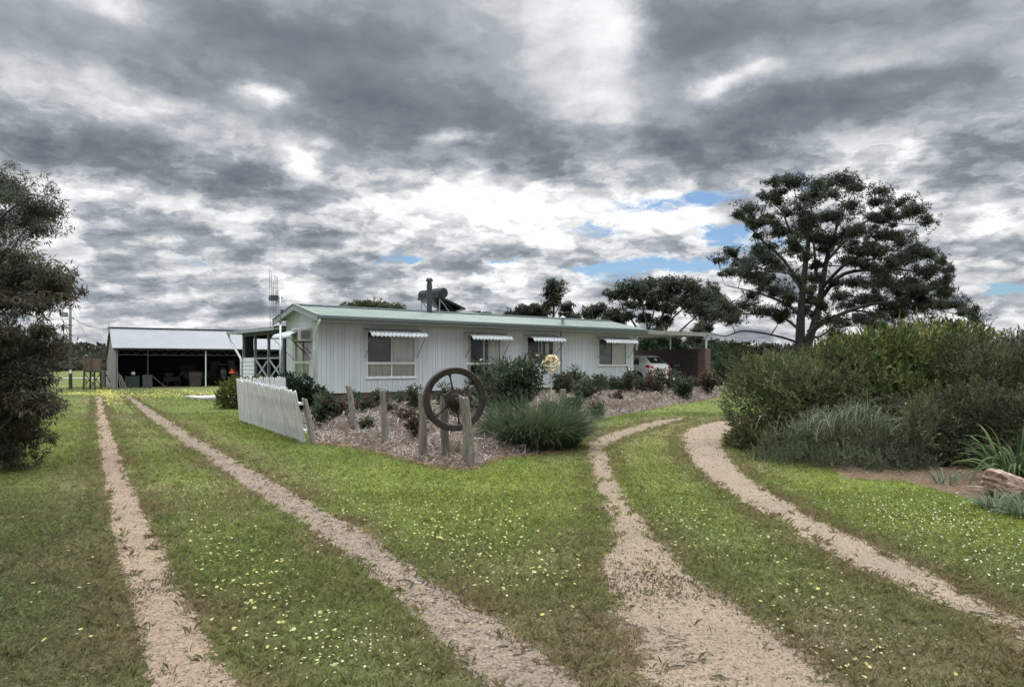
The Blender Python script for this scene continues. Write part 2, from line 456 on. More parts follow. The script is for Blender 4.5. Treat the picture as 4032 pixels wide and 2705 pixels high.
# ------------------------------------------------------------------ wheel tracks: (row, left, right) as surveyed
K = 1.7253
TRACKS = {
 'gravel': [(1568, 335, 548), (1500, 322, 500), (1400, 298, 445), (1300, 275, 396), (1200, 253, 345), (1100, 235, 302), (1000, 222, 264), (950, 219, 244), (905, 219, 232)],
 'stony':  [(1568, 1100, 1345), (1500, 1045, 1250), (1400, 935, 1110), (1300, 820, 960), (1200, 690, 805), (1100, 543, 628), (1050, 470, 540), (1000, 398, 452), (950, 335, 368), (905, 285, 298)],
 'sandy':  [(1568, 1440, 1935), (1500, 1415, 1850), (1400, 1385, 1710), (1330, 1352, 1610), (1290, 1345, 1565), (1240, 1385, 1515), (1200, 1392, 1483), (1150, 1376, 1440), (1100, 1358, 1408), (1050, 1343, 1394), (1020, 1340, 1386), (1000, 1362, 1424), (980, 1420, 1484), (962, 1490, 1545), (955, 1545, 1572)],
 'bend':   [(1500, 2330, 2480), (1440, 2262, 2400), (1400, 2180, 2316), (1330, 2020, 2170), (1300, 1955, 2112), (1250, 1865, 2005), (1200, 1788, 1902), (1150, 1698, 1803), (1100, 1622, 1722), (1050, 1574, 1668), (1000, 1550, 1652), (978, 1572, 1690), (962, 1640, 1740), (948, 1740, 1830)],
}
def smooth_poly(pts, n):
    pts = np.array(pts, float); d = np.concatenate([[0], np.cumsum(np.linalg.norm(np.diff(pts, axis=0), axis=1))])
    t = np.linspace(0, d[-1], n); out = np.empty((n, 2))
    ext = np.vstack([2 * pts[0] - pts[1], pts, 2 * pts[-1] - pts[-2]])
    for i, q in enumerate(t):
        k = min(np.searchsorted(d, q, side='right') - 1, len(pts) - 2); f = (q - d[k]) / (d[k + 1] - d[k])
        p0, p1, p2, p3 = ext[k], ext[k + 1], ext[k + 2], ext[k + 3]
        out[i] = .5 * ((2 * p1) + (-p0 + p2) * f + (2 * p0 - 5 * p1 + 4 * p2 - p3) * f * f + (-p0 + 3 * p1 - 3 * p2 + p3) * f ** 3)
    return out
TRK = {}
for nm, rows in TRACKS.items():
    l = [G(a * K, y * K)[:2] for y, a, b in rows]; r = [G(b * K, y * K)[:2] for y, a, b in rows]
    # carry on towards the viewer so nothing ends at the frame
    l.insert(0, tuple(np.array(l[0]) + (np.array(l[0]) - np.array(l[1])) / np.linalg.norm(np.array(l[0]) - np.array(l[1])) * 2.2))
    r.insert(0, tuple(np.array(r[0]) + (np.array(r[0]) - np.array(r[1])) / np.linalg.norm(np.array(r[0]) - np.array(r[1])) * 2.2))
    n = 160
    TRK[nm] = (smooth_poly(l, n), smooth_poly(r, n))

def track_dist(x, y, which=None):
    """signed distance to the nearest track edge (negative inside)"""
    x = np.asarray(x, np.float32).ravel(); y = np.asarray(y, np.float32).ravel()
    best = np.full(len(x), 9.0, np.float32)
    for nm, (l, r) in TRK.items():
        if which and nm not in which: continue
        c = ((l + r) / 2).astype(np.float32)[::3]; hw = (np.linalg.norm(l - r, axis=1) / 2 * .95).astype(np.float32)[::3]
        for i0 in range(0, len(x), 200000):
            s = slice(i0, i0 + 200000); xs_, ys_ = x[s], y[s]
            b = np.full(len(xs_), 9.0, np.float32)
            for k in range(len(c) - 1):
                ex, ey = c[k + 1] - c[k]; L2 = ex * ex + ey * ey + 1e-9
                t = np.clip(((xs_ - c[k, 0]) * ex + (ys_ - c[k, 1]) * ey) / L2, 0, 1)
                np.minimum(b, np.hypot(xs_ - c[k, 0] - t * ex, ys_ - c[k, 1] - t * ey) - (hw[k] + (hw[k + 1] - hw[k]) * t), out=b)
            best[s] = np.minimum(best[s], b)
    return best

# mulch bed outline on the ground
BED = [(1238, 1748), (1330, 1752), (1420, 1768), (1520, 1790), (1640, 1822), (1750, 1845), (1860, 1850), (1960, 1806), (2120, 1792), (2250, 1775), (2300, 1700), (2340, 1655), (2420, 1640), (2520, 1622), (2640, 1598), (2760, 1578), (2835, 1563)]
BEDF = [G(a, b)[:2] for a, b in BED]
BEDP = BEDF + [tuple(H(18.2, -4.2, 0)[:2]), tuple(H(15, -2.0, 0)[:2]), tuple(H(8, -1.2, 0)[:2]), tuple(H(3, -1.0, 0)[:2]), tuple(H(-.3, -1.3, 0)[:2]), tuple(H(-2.2, -3.5, 0)[:2])]
RBED = [tuple(G(a, b)[:2]) for a, b in [(3330, 1885), (3560, 1896), (3700, 1938), (3900, 1990), (4100, 2040)]]
RBEDP = RBED + [(12, 9), (12, 14), (8, 14), (5.0, 12.2)]
def inside(x, y, poly):
    x = np.asarray(x, float); y = np.asarray(y, float); c = np.zeros(x.shape, bool); n = len(poly)
    for i in range(n):
        (x0, y0), (x1, y1) = poly[i], poly[(i + 1) % n]
        if y0 == y1: continue
        m = ((y0 > y) != (y1 > y)) & (x < (x1 - x0) * (y - y0) / (y1 - y0) + x0)
        c ^= m
    return c

GREEN = np.array([.138, .166, .044]); DEEP = np.array([.100, .128, .038]); LIME = np.array([.162, .196, .042])
BROWN = np.array([.150, .118, .062]); DRY = np.array([.215, .180, .095]); OLIVE = np.array([.105, .112, .048])
def mixc(a, b, f): f = np.clip(f, 0, 1)[:, None]; return a * (1 - f) + b * f
def lawn_col(x, y, td):
    x = np.asarray(x, float).ravel(); y = np.asarray(y, float).ravel()
    n = fbm(x, y, 2.6, 11); m = fbm(x, y, .8, 31); q = fbm(x, y, 6, 51)
    c = mixc(np.tile(DEEP, (len(x), 1)), GREEN, (n - .18) * 1.6)
    # lush strips: below the fence and posts, right-hand verge
    lush = np.exp(-((x + 1.0) / 4.2) ** 2 - ((y - 10.2) / 2.6) ** 2) + np.exp(-((x - 5.5) / 2.6) ** 2 - ((y - 8.0) / 2.6) ** 2) + np.exp(-((x - 3) / 3.) ** 2 - ((y - 15) / 4.5) ** 2) + .8 * np.exp(-((x + 6) / 4) ** 2 - ((y - 17) / 5) ** 2)
    c = mixc(c, LIME, lush * (.35 + .9 * m))
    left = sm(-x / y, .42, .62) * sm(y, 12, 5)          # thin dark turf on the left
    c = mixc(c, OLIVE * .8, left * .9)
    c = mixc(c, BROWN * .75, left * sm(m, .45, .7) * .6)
    c = mixc(c, OLIVE, sm(y, 22, 45) * .6)
    c = mixc(c, OLIVE, sm(y, 7.5, 3.8) * .45)
    ed = np.exp(-np.maximum(td, 0) / .30)                # worn, dry edges of the tracks
    c = mixc(c, BROWN, ed * (.08 + .85 * sm(m, .35, .68)))
    c = mixc(c, DRY, ed * sm(q, .5, .7) * .6)
    front = sm(y, 5.6, 3.8) * sm(np.abs(x - 1.1), 2.2, .6)    # bare, trodden corner where the two drives part
    c = mixc(c, BROWN, front * (.25 + .6 * m))
    strip = np.exp(-((td - .35) / .35) ** 2) * sm(fbm(x, y, 3, 71), .48, .62)
    c = mixc(c, DRY * .85, strip * .4)
    return c

# ------------------------------------------------------------------ ground sheet
def axis_grid(lo, hi, fine, near, growth):
    a = [0.0]; s = fine
    while a[-1] < hi:
        if a[-1] > near: s *= growth
        a.append(a[-1] + s)
    b = [0.0]; s = fine
    while b[-1] > lo:
        if -b[-1] > near: s *= growth
        b.append(b[-1] - s)
    return np.array(sorted(set(b[1:] + a)))
gx = axis_grid(-3000, 3000, .16, 12, 1.09); gy = axis_grid(-300, 3500, .16, 24, 1.08)
XX, YY = np.meshgrid(gx, gy, indexing='ij'); ZZ = gz(XX, YY)
td = track_dist(XX, YY)
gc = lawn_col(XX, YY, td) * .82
soil = np.array([.12, .085, .055])
bedm = inside(XX.ravel(), YY.ravel(), BEDP) | inside(XX.ravel(), YY.ravel(), RBEDP)
gc[bedm] = soil
fr_ = (sm(YY, 6.0, 4.4) * sm(np.abs(XX - 1.35), 1.7, .8)).ravel() * (.55 + .45 * sm(fbm(XX.ravel(), YY.ravel(), .5, 61), .35, .65))
gc = mixc(gc, np.array([.150, .115, .078]), fr_ * .85)
ni, nj = XX.shape
I = (np.arange(ni - 1)[:, None] * nj + np.arange(nj - 1)[None]).ravel()
idx = np.stack([I, I + nj, I + nj + 1, I + 1], 1).ravel()
gm = tint_mat('turf', .95, 0, .05)
N_, L_ = NT(gm); pb = N_['Principled BSDF']; at = [n for n in N_ if n.type == 'ATTRIBUTE'][0]
geo = N_.new('ShaderNodeNewGeometry'); tn = N_.new('ShaderNodeTexNoise'); tn.inputs['Scale'].default_value = 28; tn.inputs['Detail'].default_value = 8; tn.inputs['Roughness'].default_value = .75
L_.new(geo.outputs['Position'], tn.inputs['Vector'])
mr = N_.new('ShaderNodeMapRange'); mr.inputs['From Min'].default_value = .3; mr.inputs['From Max'].default_value = .7; mr.inputs['To Min'].default_value = .45; mr.inputs['To Max'].default_value = 1.6
L_.new(tn.outputs['Fac'], mr.inputs['Value'])
vs = N_.new('ShaderNodeVectorMath'); vs.operation = 'SCALE'; L_.new(at.outputs['Color'], vs.inputs[0]); L_.new(mr.outputs[0], vs.inputs['Scale']); L_.new(vs.outputs[0], pb.inputs['Base Color'])
bp = N_.new('ShaderNodeBump'); bp.inputs['Distance'].default_value = .03; L_.new(tn.outputs['Fac'], bp.inputs['Height']); L_.new(bp.outputs[0], pb.inputs['Normal'])
ground = np_mesh('ground', np.stack([XX.ravel(), YY.ravel(), ZZ.ravel()], 1), np.full(len(idx) // 4, 4), idx, gc, gm, smooth=True)
tag(ground, 'mown lawn and paddock around the farmhouse', kind='structure')

# ------------------------------------------------------------------ track surfaces (own sheets, ragged edges)
def track_material(name, c1, c2, c3, grain, bumpd):
    m = bpy.data.materials.new(name); m.use_nodes = True; N, L = NT(m); b = N['Principled BSDF']; b.inputs['Roughness'].default_value = .95; b.inputs['Specular IOR Level'].default_value = .1
    g = N.new('ShaderNodeNewGeometry')
    def nz(sc, det, rgh=.6):
        n = N.new('ShaderNodeTexNoise'); n.inputs['Scale'].default_value = sc; n.inputs['Detail'].default_value = det; n.inputs['Roughness'].default_value = rgh
        L.new(g.outputs['Position'], n.inputs['Vector']); return n.outputs['Fac']
    def mr(v, a, b_, lo=0., hi=1.):
        n = N.new('ShaderNodeMapRange'); n.interpolation_type = 'SMOOTHSTEP'; L.new(v, n.inputs[0])
        for i, q in enumerate((a, b_, lo, hi)): n.inputs[i + 1].default_value = q
        return n.outputs[0]
    def mix(f, a, b_):
        n = N.new('ShaderNodeMix'); n.data_type = 'RGBA'; L.new(f, n.inputs['Factor'])
        for s, q in (('A', a), ('B', b_)):
            if isinstance(q, tuple): n.inputs[s].default_value = (*q, 1)
            else: L.new(q, n.inputs[s])
        return n.outputs['Result']
    big = nz(1.3, 4); fine = nz(grain, 9, .75); mid = nz(grain * .22, 6, .7)
    col = mix(mr(big, .35, .65), c1, c2)
    col = mix(mr(mid, .48, .64, 0, .8), col, c3)
    col = mix(mr(fine, .51, .60, 0, .9), col, tuple(q * .42 for q in c3))
    col = mix(mr(fine, .45, .36, 0, .7), col, tuple(min(q * 1.55, .6) for q in c1))
    L.new(col, b.inputs['Base Color'])
    bp = N.new('ShaderNodeBump'); bp.inputs['Distance'].default_value = bumpd; L.new(fine, bp.inputs['Height']); L.new(bp.outputs[0], b.inputs['Normal'])
    a = N.new('ShaderNodeAttribute'); a.attribute_name = 'tint'
    sx = N.new('ShaderNodeSeparateColor'); L.new(a.outputs['Color'], sx.inputs[0])
    ad = N.new('ShaderNodeMath'); ad.operation = 'ADD'; L.new(sx.outputs[0], ad.inputs[0])
    nn = N.new('ShaderNodeMath'); nn.operation = 'MULTIPLY_ADD'; L.new(nz(7, 9, .8), nn.inputs[0]); nn.inputs[1].default_value = 2.2; nn.inputs[2].default_value = -1.1
    L.new(nn.outputs[0], ad.inputs[1])
    alpha = mr(ad.outputs[0], .38, .52)
    t = N.new('ShaderNodeBsdfTransparent'); mx = N.new('ShaderNodeMixShader'); L.new(alpha, mx.inputs[0]); L.new(t.outputs[0], mx.inputs[1]); L.new(b.outputs[0], mx.inputs[2])
    L.new(mx.outputs[0], N['Material Output'].inputs['Surface'])
    return m
TM = {'gravel': track_material('pink_gravel', (.245, .180, .124), (.212, .158, .110), (.125, .094, .067), 60, .012),
      'stony': track_material('grey_gravel', (.218, .167, .120), (.185, .144, .106), (.105, .082, .062), 52, .016),
      'sandy': track_material('sand', (.212, .160, .110), (.180, .138, .098), (.120, .093, .066), 70, .006),
      'bend': track_material('sand_pale', (.225, .174, .122), (.192, .148, .106), (.13, .10, .072), 70, .006)}
TLAB = {'gravel': 'pinkish gravel wheel track running straight to the shed, left of the pair', 'stony': 'stony wheel track curving to the shed, right of the pair',
        'sandy': 'sandy wheel track passing the corner posts', 'bend': 'sandy wheel track bending round the big right-hand bush'}
for nm, (l, r) in TRK.items():
    n, mcols = len(l), 25
    V_ = np.empty((n, mcols, 3)); C_ = np.zeros((n, mcols, 3))
    for k in range(mcols):
        f = -.14 + 1.28 * k / (mcols - 1)
        p = l * (1 - f) + r * f
        V_[:, k, :2] = p
        dip = -.0 if 0 < f < 1 else 0
        V_[:, k, 2] = gz(p[:, 0], p[:, 1]) + .006
        e = min(f + .14, 1.14 - f) / .28
        C_[:, k, :] = min(1, e * .85)
    m2 = fbm(V_[:, :, 0].ravel(), V_[:, :, 1].ravel(), 1.4, 91).reshape(n, mcols)
    if nm in ('sandy', 'bend'):       # grass has crept back into parts of these
        far = sm(V_[:, :, 1], 7.5, 4.2) if nm == 'sandy' else sm(V_[:, :, 1], 7.2, 5.2)
        side = sm(np.linspace(0, 1, mcols), .75, .35)[None] if nm == 'sandy' else .6
        C_ -= (far * sm(m2, .36, .60) * (.66 if nm == 'sandy' else .6) * side)[:, :, None]
    if nm in ('gravel', 'stony'):
        C_ -= (sm(V_[:, :, 1], 26, 38) * .25)[:, :, None]
    C_ -= (sm(m2, .55, .8) * .25)[:, :, None]
    I = (np.arange(n - 1)[:, None] * mcols + np.arange(mcols - 1)[None]).ravel()
    idx = np.stack([I, I + mcols, I + mcols + 1, I + 1], 1).ravel()
    o = np_mesh('dirt_track', V_.reshape(-1, 3), np.full(len(idx) // 4, 4), idx, C_.reshape(-1, 3), TM[nm], smooth=True)
    tag(o, TLAB[nm], kind='structure')

# ------------------------------------------------------------------ grass blades
pts = []
for (y0, y1, dens) in ((2.6, 5.5, 4200), (5.5, 9, 2300), (9, 14, 1150), (14, 22, 520), (22, 46, 120)):
    area = .76 * (y1 ** 2 - y0 ** 2); n = int(area * dens)
    y = np.sqrt(rng.uniform(y0 ** 2, y1 ** 2, n)); x = rng.uniform(-.76, .76, n) * y
    pts.append(np.stack([x, y], 1))
for (y0, y1, dens) in ((.4, 5.5, 1300), (5.5, 9, 900), (9, 14, 500), (14, 24, 170)):      # the lawn goes on to both sides
    n = int(9.6 * (y1 - y0) * dens); y = rng.uniform(y0, y1, n); x = (.76 * y + rng.uniform(0, 4.8, n)) * np.where(rng.random(n) < .5, 1, -1); pts.append(np.stack([x, y], 1))
nb_ = sum(len(p) for p in pts); tc = []
for (y0, y1, dens) in ((2.6, 8, 22), (8, 18, 7)):
    n = int(.76 * (y1 ** 2 - y0 ** 2) * dens); y = np.sqrt(rng.uniform(y0 ** 2, y1 ** 2, n)); tc.append(np.stack([rng.uniform(-.76, .76, n) * y, y], 1))
for nm, (l, r) in TRK.items():
    for ed_, cen in ((l, r), (r, l)):
        n = 520 if nm != 'stony' else 380; k = (rng.random(n) ** 1.6 * (len(l) - 1)).astype(int); out_ = unit(np.c_[ed_[k] - cen[k], np.zeros(n)])[:, :2]
        tc.append(ed_[k] + out_ * rng.normal(.12, .07, n)[:, None] + rng.normal(0, .05, (n, 2)))
tc = np.concatenate(tc); tuft = np.repeat(tc, 11, axis=0) + rng.normal(0, .022, (len(tc) * 11, 2)); pts.append(tuft)
pts = np.concatenate(pts); istuft = np.arange(len(pts)) >= nb_
td = track_dist(pts[:, 0], pts[:, 1])
nzp = fbm(pts[:, 0], pts[:, 1], .35, 5); nzq = fbm(pts[:, 0], pts[:, 1], 1.3, 15)
keep = (td > -.03 + (nzp - .5) * .40 + (nzq - .5) * .25) | (rng.random(len(td)) < np.where(td > -.16, .28, .085) + .75 * sm(pts[:, 1], 6.6, 4.8) * sm(pts[:, 0], 1.75, .95) * (pts[:, 0] > .2) * sm(nzq, .30, .52))
s_ = (pts[:, 0] - AX) * UX + (pts[:, 1] - AY) * UY; t_ = (pts[:, 0] - AX) * VX + (pts[:, 1] - AY) * VY
keep |= istuft & (td > -.12)
keep &= ~((s_ > -.4) & (t_ > -.2) & (s_ < 23))
keep &= ~(inside(pts[:, 0], pts[:, 1], BEDP)) & ~inside(pts[:, 0], pts[:, 1], RBEDP)
front = sm(pts[:, 1], 5.6, 3.8) * sm(np.abs(pts[:, 0] - 1.1), 2.2, .6)
keep &= rng.random(len(td)) > front * .25
pts, td, istuft = pts[keep], td[keep], istuft[keep]; n = len(pts)
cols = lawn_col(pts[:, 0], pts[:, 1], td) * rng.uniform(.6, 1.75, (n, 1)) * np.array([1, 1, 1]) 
dry = rng.random(n) < (.05 + .25 * np.exp(-np.maximum(td, 0) / .3)); cols[dry] = DRY * rng.uniform(.6, 1.3, (dry.sum(), 1))
hgt = (.020 + .030 * rng.random(n)) * (1 + .5 * sm(fbm(pts[:, 0], pts[:, 1], 1.1, 77), .45, .7)) * np.where(pts[:, 1] > 14, 1.25, 1.0)
hgt = np.where(istuft, rng.uniform(.035, .085, n), hgt); intr = (td < -.05) & ~istuft; hgt = np.where(intr, hgt * .6, hgt); lit = intr & (rng.random(n) < .75); cols[lit] = np.array([.085, .062, .040]) * rng.uniform(.5, 1.6, (lit.sum(), 1))
wid = (.0028 + .0022 * rng.random(n)) * (1 + .09 * np.maximum(pts[:, 1] - 5, 0))
a = rng.uniform(0, 2 * np.pi, n); tl = np.abs(rng.normal(.55, .35, n))
B = np.stack([pts[:, 0], pts[:, 1], gz(pts[:, 0], pts[:, 1]) - .002], 1)
Dd = np.stack([np.cos(a) * tl, np.sin(a) * tl, np.ones(n)], 1); Dd = unit(Dd)
sa = a + np.pi / 2 + rng.normal(0, .4, n); S = np.stack([np.cos(sa), np.sin(sa), np.zeros(n)], 1)
Vv = np.empty((n, 4, 3))
Vv[:, 0] = B - S * wid[:, None] / 2; Vv[:, 1] = B + S * wid[:, None] / 2
midp = B + Dd * hgt[:, None] * .6
tip = B + unit(Dd + np.array([0, 0, -.45])) * hgt[:, None] * 1.05
Vv[:, 2] = midp + S * wid[:, None] * .42; Vv[:, 3] = tip
order = np.array([0, 1, 2, 3])
idx = (np.arange(n)[:, None] * 4 + order[None]).ravel()
grass = np_mesh('grass', Vv.reshape(-1, 3), np.full(n, 4), idx, np.repeat(cols, 4, axis=0), GRASSM)
tag(grass, 'short mown green grass with worn brown patches', 'grass', kind='stuff')

# broad clover and capeweed leaves lying in the turf
n = 60000
y = np.sqrt(rng.uniform(3 ** 2, 13 ** 2, n)); x = rng.uniform(-.74, .74, n) * y
cl = fbm(x, y, 1.2, 140); td = track_dist(x, y)
k = (cl > .5) & (td > .03) & ~inside(x, y, BEDP) & ~inside(x, y, RBEDP); x, y, td = x[k], y[k], td[k]; n = len(x)
C = np.stack([x, y, gz(x, y) + rng.uniform(.006, .028, n)], 1); a = rng.uniform(0, 6.283, n)
cc = mixc(lawn_col(x, y, td), np.array([.06, .105, .032]), np.full(n, .55)) * rng.uniform(.7, 1.5, (n, 1))
o = leaves('clover_leaves', C, np.stack([np.cos(a), np.sin(a), rng.normal(.25, .3, n)], 1), rng.uniform(.010, .028, n), rng.uniform(.008, .018, n), cc, GRASSM)
tag(o, 'low clover and capeweed leaves through the lawn', 'ground cover', kind='stuff')

# ------------------------------------------------------------------ flowers in the lawn
def flowers(patches, rad, petal, heart, name, label, np_=9, hz=.03):
    Vs, Is, Fn, Cs = [], [], [], []; b = 0
    for (px, py, sx, sy, cnt) in patches:
        for _ in range(cnt):
            p = G(px + rng.normal(0, sx), max(py + rng.normal(0, sy), 1500))
            if track_dist([p.x], [p.y])[0] < .03 or inside(np.array([p.x]), np.array([p.y]), BEDP)[0]: continue
            r = rad * rng.uniform(.65, 1.25); c = Vector((p.x, p.y, p.z + hz * rng.uniform(.7, 1.3)))
            nrm = Vector((rng.normal(0, .35), rng.normal(-.15, .35), 1)).normalized(); u = nrm.orthogonal().normalized(); w = nrm.cross(u)
            m = np_ * 2; ring = []
            for q in range(m):
                a = 2 * math.pi * q / m; rr = r if q % 2 == 0 else r * .5
                ring.append(c + (u * math.cos(a) + w * math.sin(a)) * rr + nrm * r * .18)
            Vs += [c] + ring; col = np.array(petal) * rng.uniform(.8, 1.15)
            Cs += [heart] + [col if q % 2 == 0 else (col * .6 + np.array(heart) * .4) for q in range(m)]
            for q in range(m): Is += [b, b + 1 + q, b + 1 + (q + 1) % m]; Fn.append(3)
            b += m + 1
    o = np_mesh(name, np.array([tuple(v) for v in Vs]), Fn, Is, np.array(Cs), PETAL)
    tag(o, label, 'flowers', kind='stuff')
YEL = (.82, .77, .32); HEART = (.22, .19, .05); WHT = (.78, .77, .60)
flowers([(900, 2190, 90, 60, 50), (980, 2330, 130, 70, 55), (1200, 2500, 110, 90, 16), (840, 2080, 60, 30, 14), (1050, 2230, 70, 60, 22),
         (1850, 2060, 190, 90, 110), (1950, 2170, 190, 110, 90), (1650, 2080, 190, 60, 60), (2060, 2270, 130, 60, 30),
         (2720, 2050, 90, 60, 45), (2900, 2130, 120, 60, 38), (3100, 2330, 150, 70, 26), (3400, 2640, 150, 50, 16), (250, 2250, 170, 110, 14), (330, 2450, 200, 90, 7), (2180, 2380, 60, 30, 6)],
        .0145, YEL, HEART, 'yellow_daisies', 'yellow capeweed daisies scattered through the lawn')
flowers([(1800, 2100, 260, 110, 170), (1400, 1950, 200, 60, 150), (1700, 1960, 250, 50, 170), (1950, 2230, 200, 100, 130), (1150, 1870, 120, 60, 130), (1350, 2020, 200, 60, 80), (1000, 1810, 80, 40, 80), (1010, 2290, 180, 100, 90), (760, 2010, 130, 60, 60), (800, 1930, 150, 30, 40),
         (2680, 2060, 110, 50, 90), (2950, 2180, 180, 60, 70), (3200, 2420, 200, 100, 70), (1450, 2560, 170, 90, 80), (1200, 2600, 150, 60, 40), (3350, 2580, 200, 70, 50), (2740, 1900, 60, 60, 30)],
        .0080, WHT, (.45, .4, .1), 'white_daisies', 'tiny white daisies scattered through the lawn', 5)
flowers([(3700, 2080, 110, 40, 110), (3640, 2030, 170, 50, 130), (3450, 1985, 170, 28, 90), (3900, 2170, 120, 60, 110), (3850, 2070, 120, 40, 80), (3500, 2060, 150, 60, 60), (4000, 2260, 100, 70, 50)],
        .0090, (.74, .75, .62), (.5, .5, .3), 'clover_flowers', 'white clover flower heads in the right-hand verge', 5, .045)
flowers([(560, 1556, 110, 4, 200), (420, 1552, 30, 9, 300), (300, 1552, 40, 3, 150), (760, 1548, 110, 4, 200), (840, 1558, 60, 6, 110), (700, 1566, 100, 5, 90), (440, 1580, 30, 14, 120), (640, 1542, 160, 3, 120), (250, 1524, 60, 2, 90)],
        .042, (.62, .56, .16), (.35, .33, .08), 'capeweed_drift', 'yellow drifts of capeweed in front of the shed', 5, .05)

# loose stones on the stony track, small gravel on the other
def stones(name, label, trk, n, lo, hi, c0, ymax, bias=2.0):
    l, r = TRK[trk]; Vs = np.empty((n, 6, 3)); Cs = np.empty((n, 6, 3))
    for i in range(n):
        k = int(len(l) * rng.random() ** bias * .8); f = np.clip(rng.normal(.55, .24), -.05, 1.05); p = l[k] * (1 - f) + r[k] * f + rng.normal(0, .05, 2)
        s = lo + (hi - lo) * rng.random() ** 5
        a = rng.uniform(0, 6.28); M2 = np.array([[math.cos(a), -math.sin(a)], [math.sin(a), math.cos(a)]])
        base = np.array([[1, 0], [0, .8], [-1, 0], [0, -.8]]) * rng.uniform(.7, 1.2, (4, 1)) * s
        Vs[i, :4, :2] = p + base @ M2.T; Vs[i, :4, 2] = gzf(*p) + s * .22
        Vs[i, 4] = (*(p + rng.normal(0, s * .2, 2)), gzf(*p) + s * rng.uniform(.6, .9)); Vs[i, 5] = (*p, gzf(*p) - s * .3)
        Cs[i] = np.array(c0) * rng.uniform(.5, 1.5)
    f = np.array([[0, 1, 4], [1, 2, 4], [2, 3, 4], [3, 0, 4], [1, 0, 5], [2, 1, 5], [3, 2, 5], [0, 3, 5]])
    idx = (np.arange(n)[:, None, None] * 6 + f[None]).ravel()
    tag(np_mesh(name, Vs.reshape(-1, 3), np.full(n * 8, 3), idx, Cs.reshape(-1, 3), STRAWM), label, 'gravel', kind='stuff')
stones('gravel', 'loose stones and gravel on the middle track', 'stony', 5200, .005, .032, (.20, .16, .13), 20)
stones('fine_gravel', 'fine pink gravel on the left track', 'gravel', 3500, .004, .012, (.30, .22, .16), 20)
# ------------------------------------------------------------------ materials of the buildings
WHITE = mat('painted_board', (.55, .58, .60), .55, noise=(1.6, .88, 1.05, (1, 1, .3)), noise2=(22, .95, 1.03, (1, 1, .3)))
TRIMW = mat('white_trim', (.70, .71, .71), .45, noise=(8, .85, 1.05))
ROOFG = mat('pale_green_iron', (.150, .178, .152), .65, spec=.25, noise=(1.6, .82, 1.08), noise2=(24, .85, 1.1))
FASC = mat('green_fascia', (.255, .295, .29), .5, noise=(4, .85, 1.1)); GUTT = mat('dark_gutter', (.15, .18, .185), .45, noise=(5, .8, 1.15))
DKGRN = mat('dark_green_timber', (.022, .034, .036), .6, noise=(6, .7, 1.3))
SOFF = mat('soffit', (.30, .32, .32), .7); GREYT = mat('weathered_batten', (.30, .31, .31), .7, noise=(9, .6, 1.2, (1, 1, .2)))
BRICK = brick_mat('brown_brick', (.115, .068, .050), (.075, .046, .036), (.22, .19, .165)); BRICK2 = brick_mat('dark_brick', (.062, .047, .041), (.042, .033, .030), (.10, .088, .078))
GLASS = glass_mat('window_glass'); CURT = mat('curtain', (.78, .78, .73), .9); CURTD = mat('blind_cloth', (.17, .175, .16), .9); INTR = mat('dark_interior', (.035, .035, .038), .9)
AWN = mat('awning_iron', (.48, .50, .49), .4, noise=(10, .6, 1.12, (1, 1, 1))); ROD = mat('dark_rod', (.06, .065, .07), .5); STEEL = mat('galvanised', (.42, .44, .45), .42, .5, noise=(12, .7, 1.1))
ZINC = mat('zincalume', (.145, .152, .158), .6, .05, noise=(.7, .86, 1.06), noise2=(14, .92, 1.06)); FLUE = mat('flue_steel', (.06, .072, .074), .45, .4, noise=(9, .7, 1.2))
TANKM = mat('dark_tank', (.032, .038, .038), .35, .4, noise=(6, .7, 1.2)); PANEL = mat('solar_panel', (.012, .014, .018), .18); BLACK = mat('black', (.012, .012, .014), .5)
CONC = mat('concrete', (.36, .33, .29), .9, noise=(3, .8, 1.1), bump=(40, .004)); WOODG = mat('grey_wood', (.20, .175, .145), .9, noise=(5, .5, 1.35, (9, 9, .7)), noise2=(30, .75, 1.2, (3, 3, .3)), bump=(22, .012, (4, 4, .35)))
PICK = mat('peeling_white_paint', (.64, .645, .63), .8, noise=(7, .55, 1.1, (3, 3, .3)), noise2=(40, .8, 1.1, (2, 2, .4)), bump=(40, .004, (2, 2, .3)))
PLANK = mat('carport_beam', (.30, .29, .25), .85, noise=(5, .55, 1.15, (1, 1, 1)), noise2=(30, .75, 1.2))

farmhouse = empty('farmhouse', H(0, 0, .1))
tag(farmhouse, 'long low white weatherboard farmhouse with pale green iron roof and striped window awnings', 'house')
ZB, ZT, ZRG, WID, LEN, EAV = .52, 3.09, 3.79, 3.0, 16.71, .60
rs = (ZRG - 3.30) / 2.1                                  # roof slope
def zroof(t): return 3.30 + (min(t, 3.0 - t) + .6) * rs
WINS = [(1.90, 4.03, 1.085, 2.86), (6.456, 8.288, 1.074, 2.83), (9.72, 11.33, 1.78, 2.82), (14.21, 16.2, 1.54, 2.82)]
EWIN = (.72, 2.16, 1.13, 2.84)
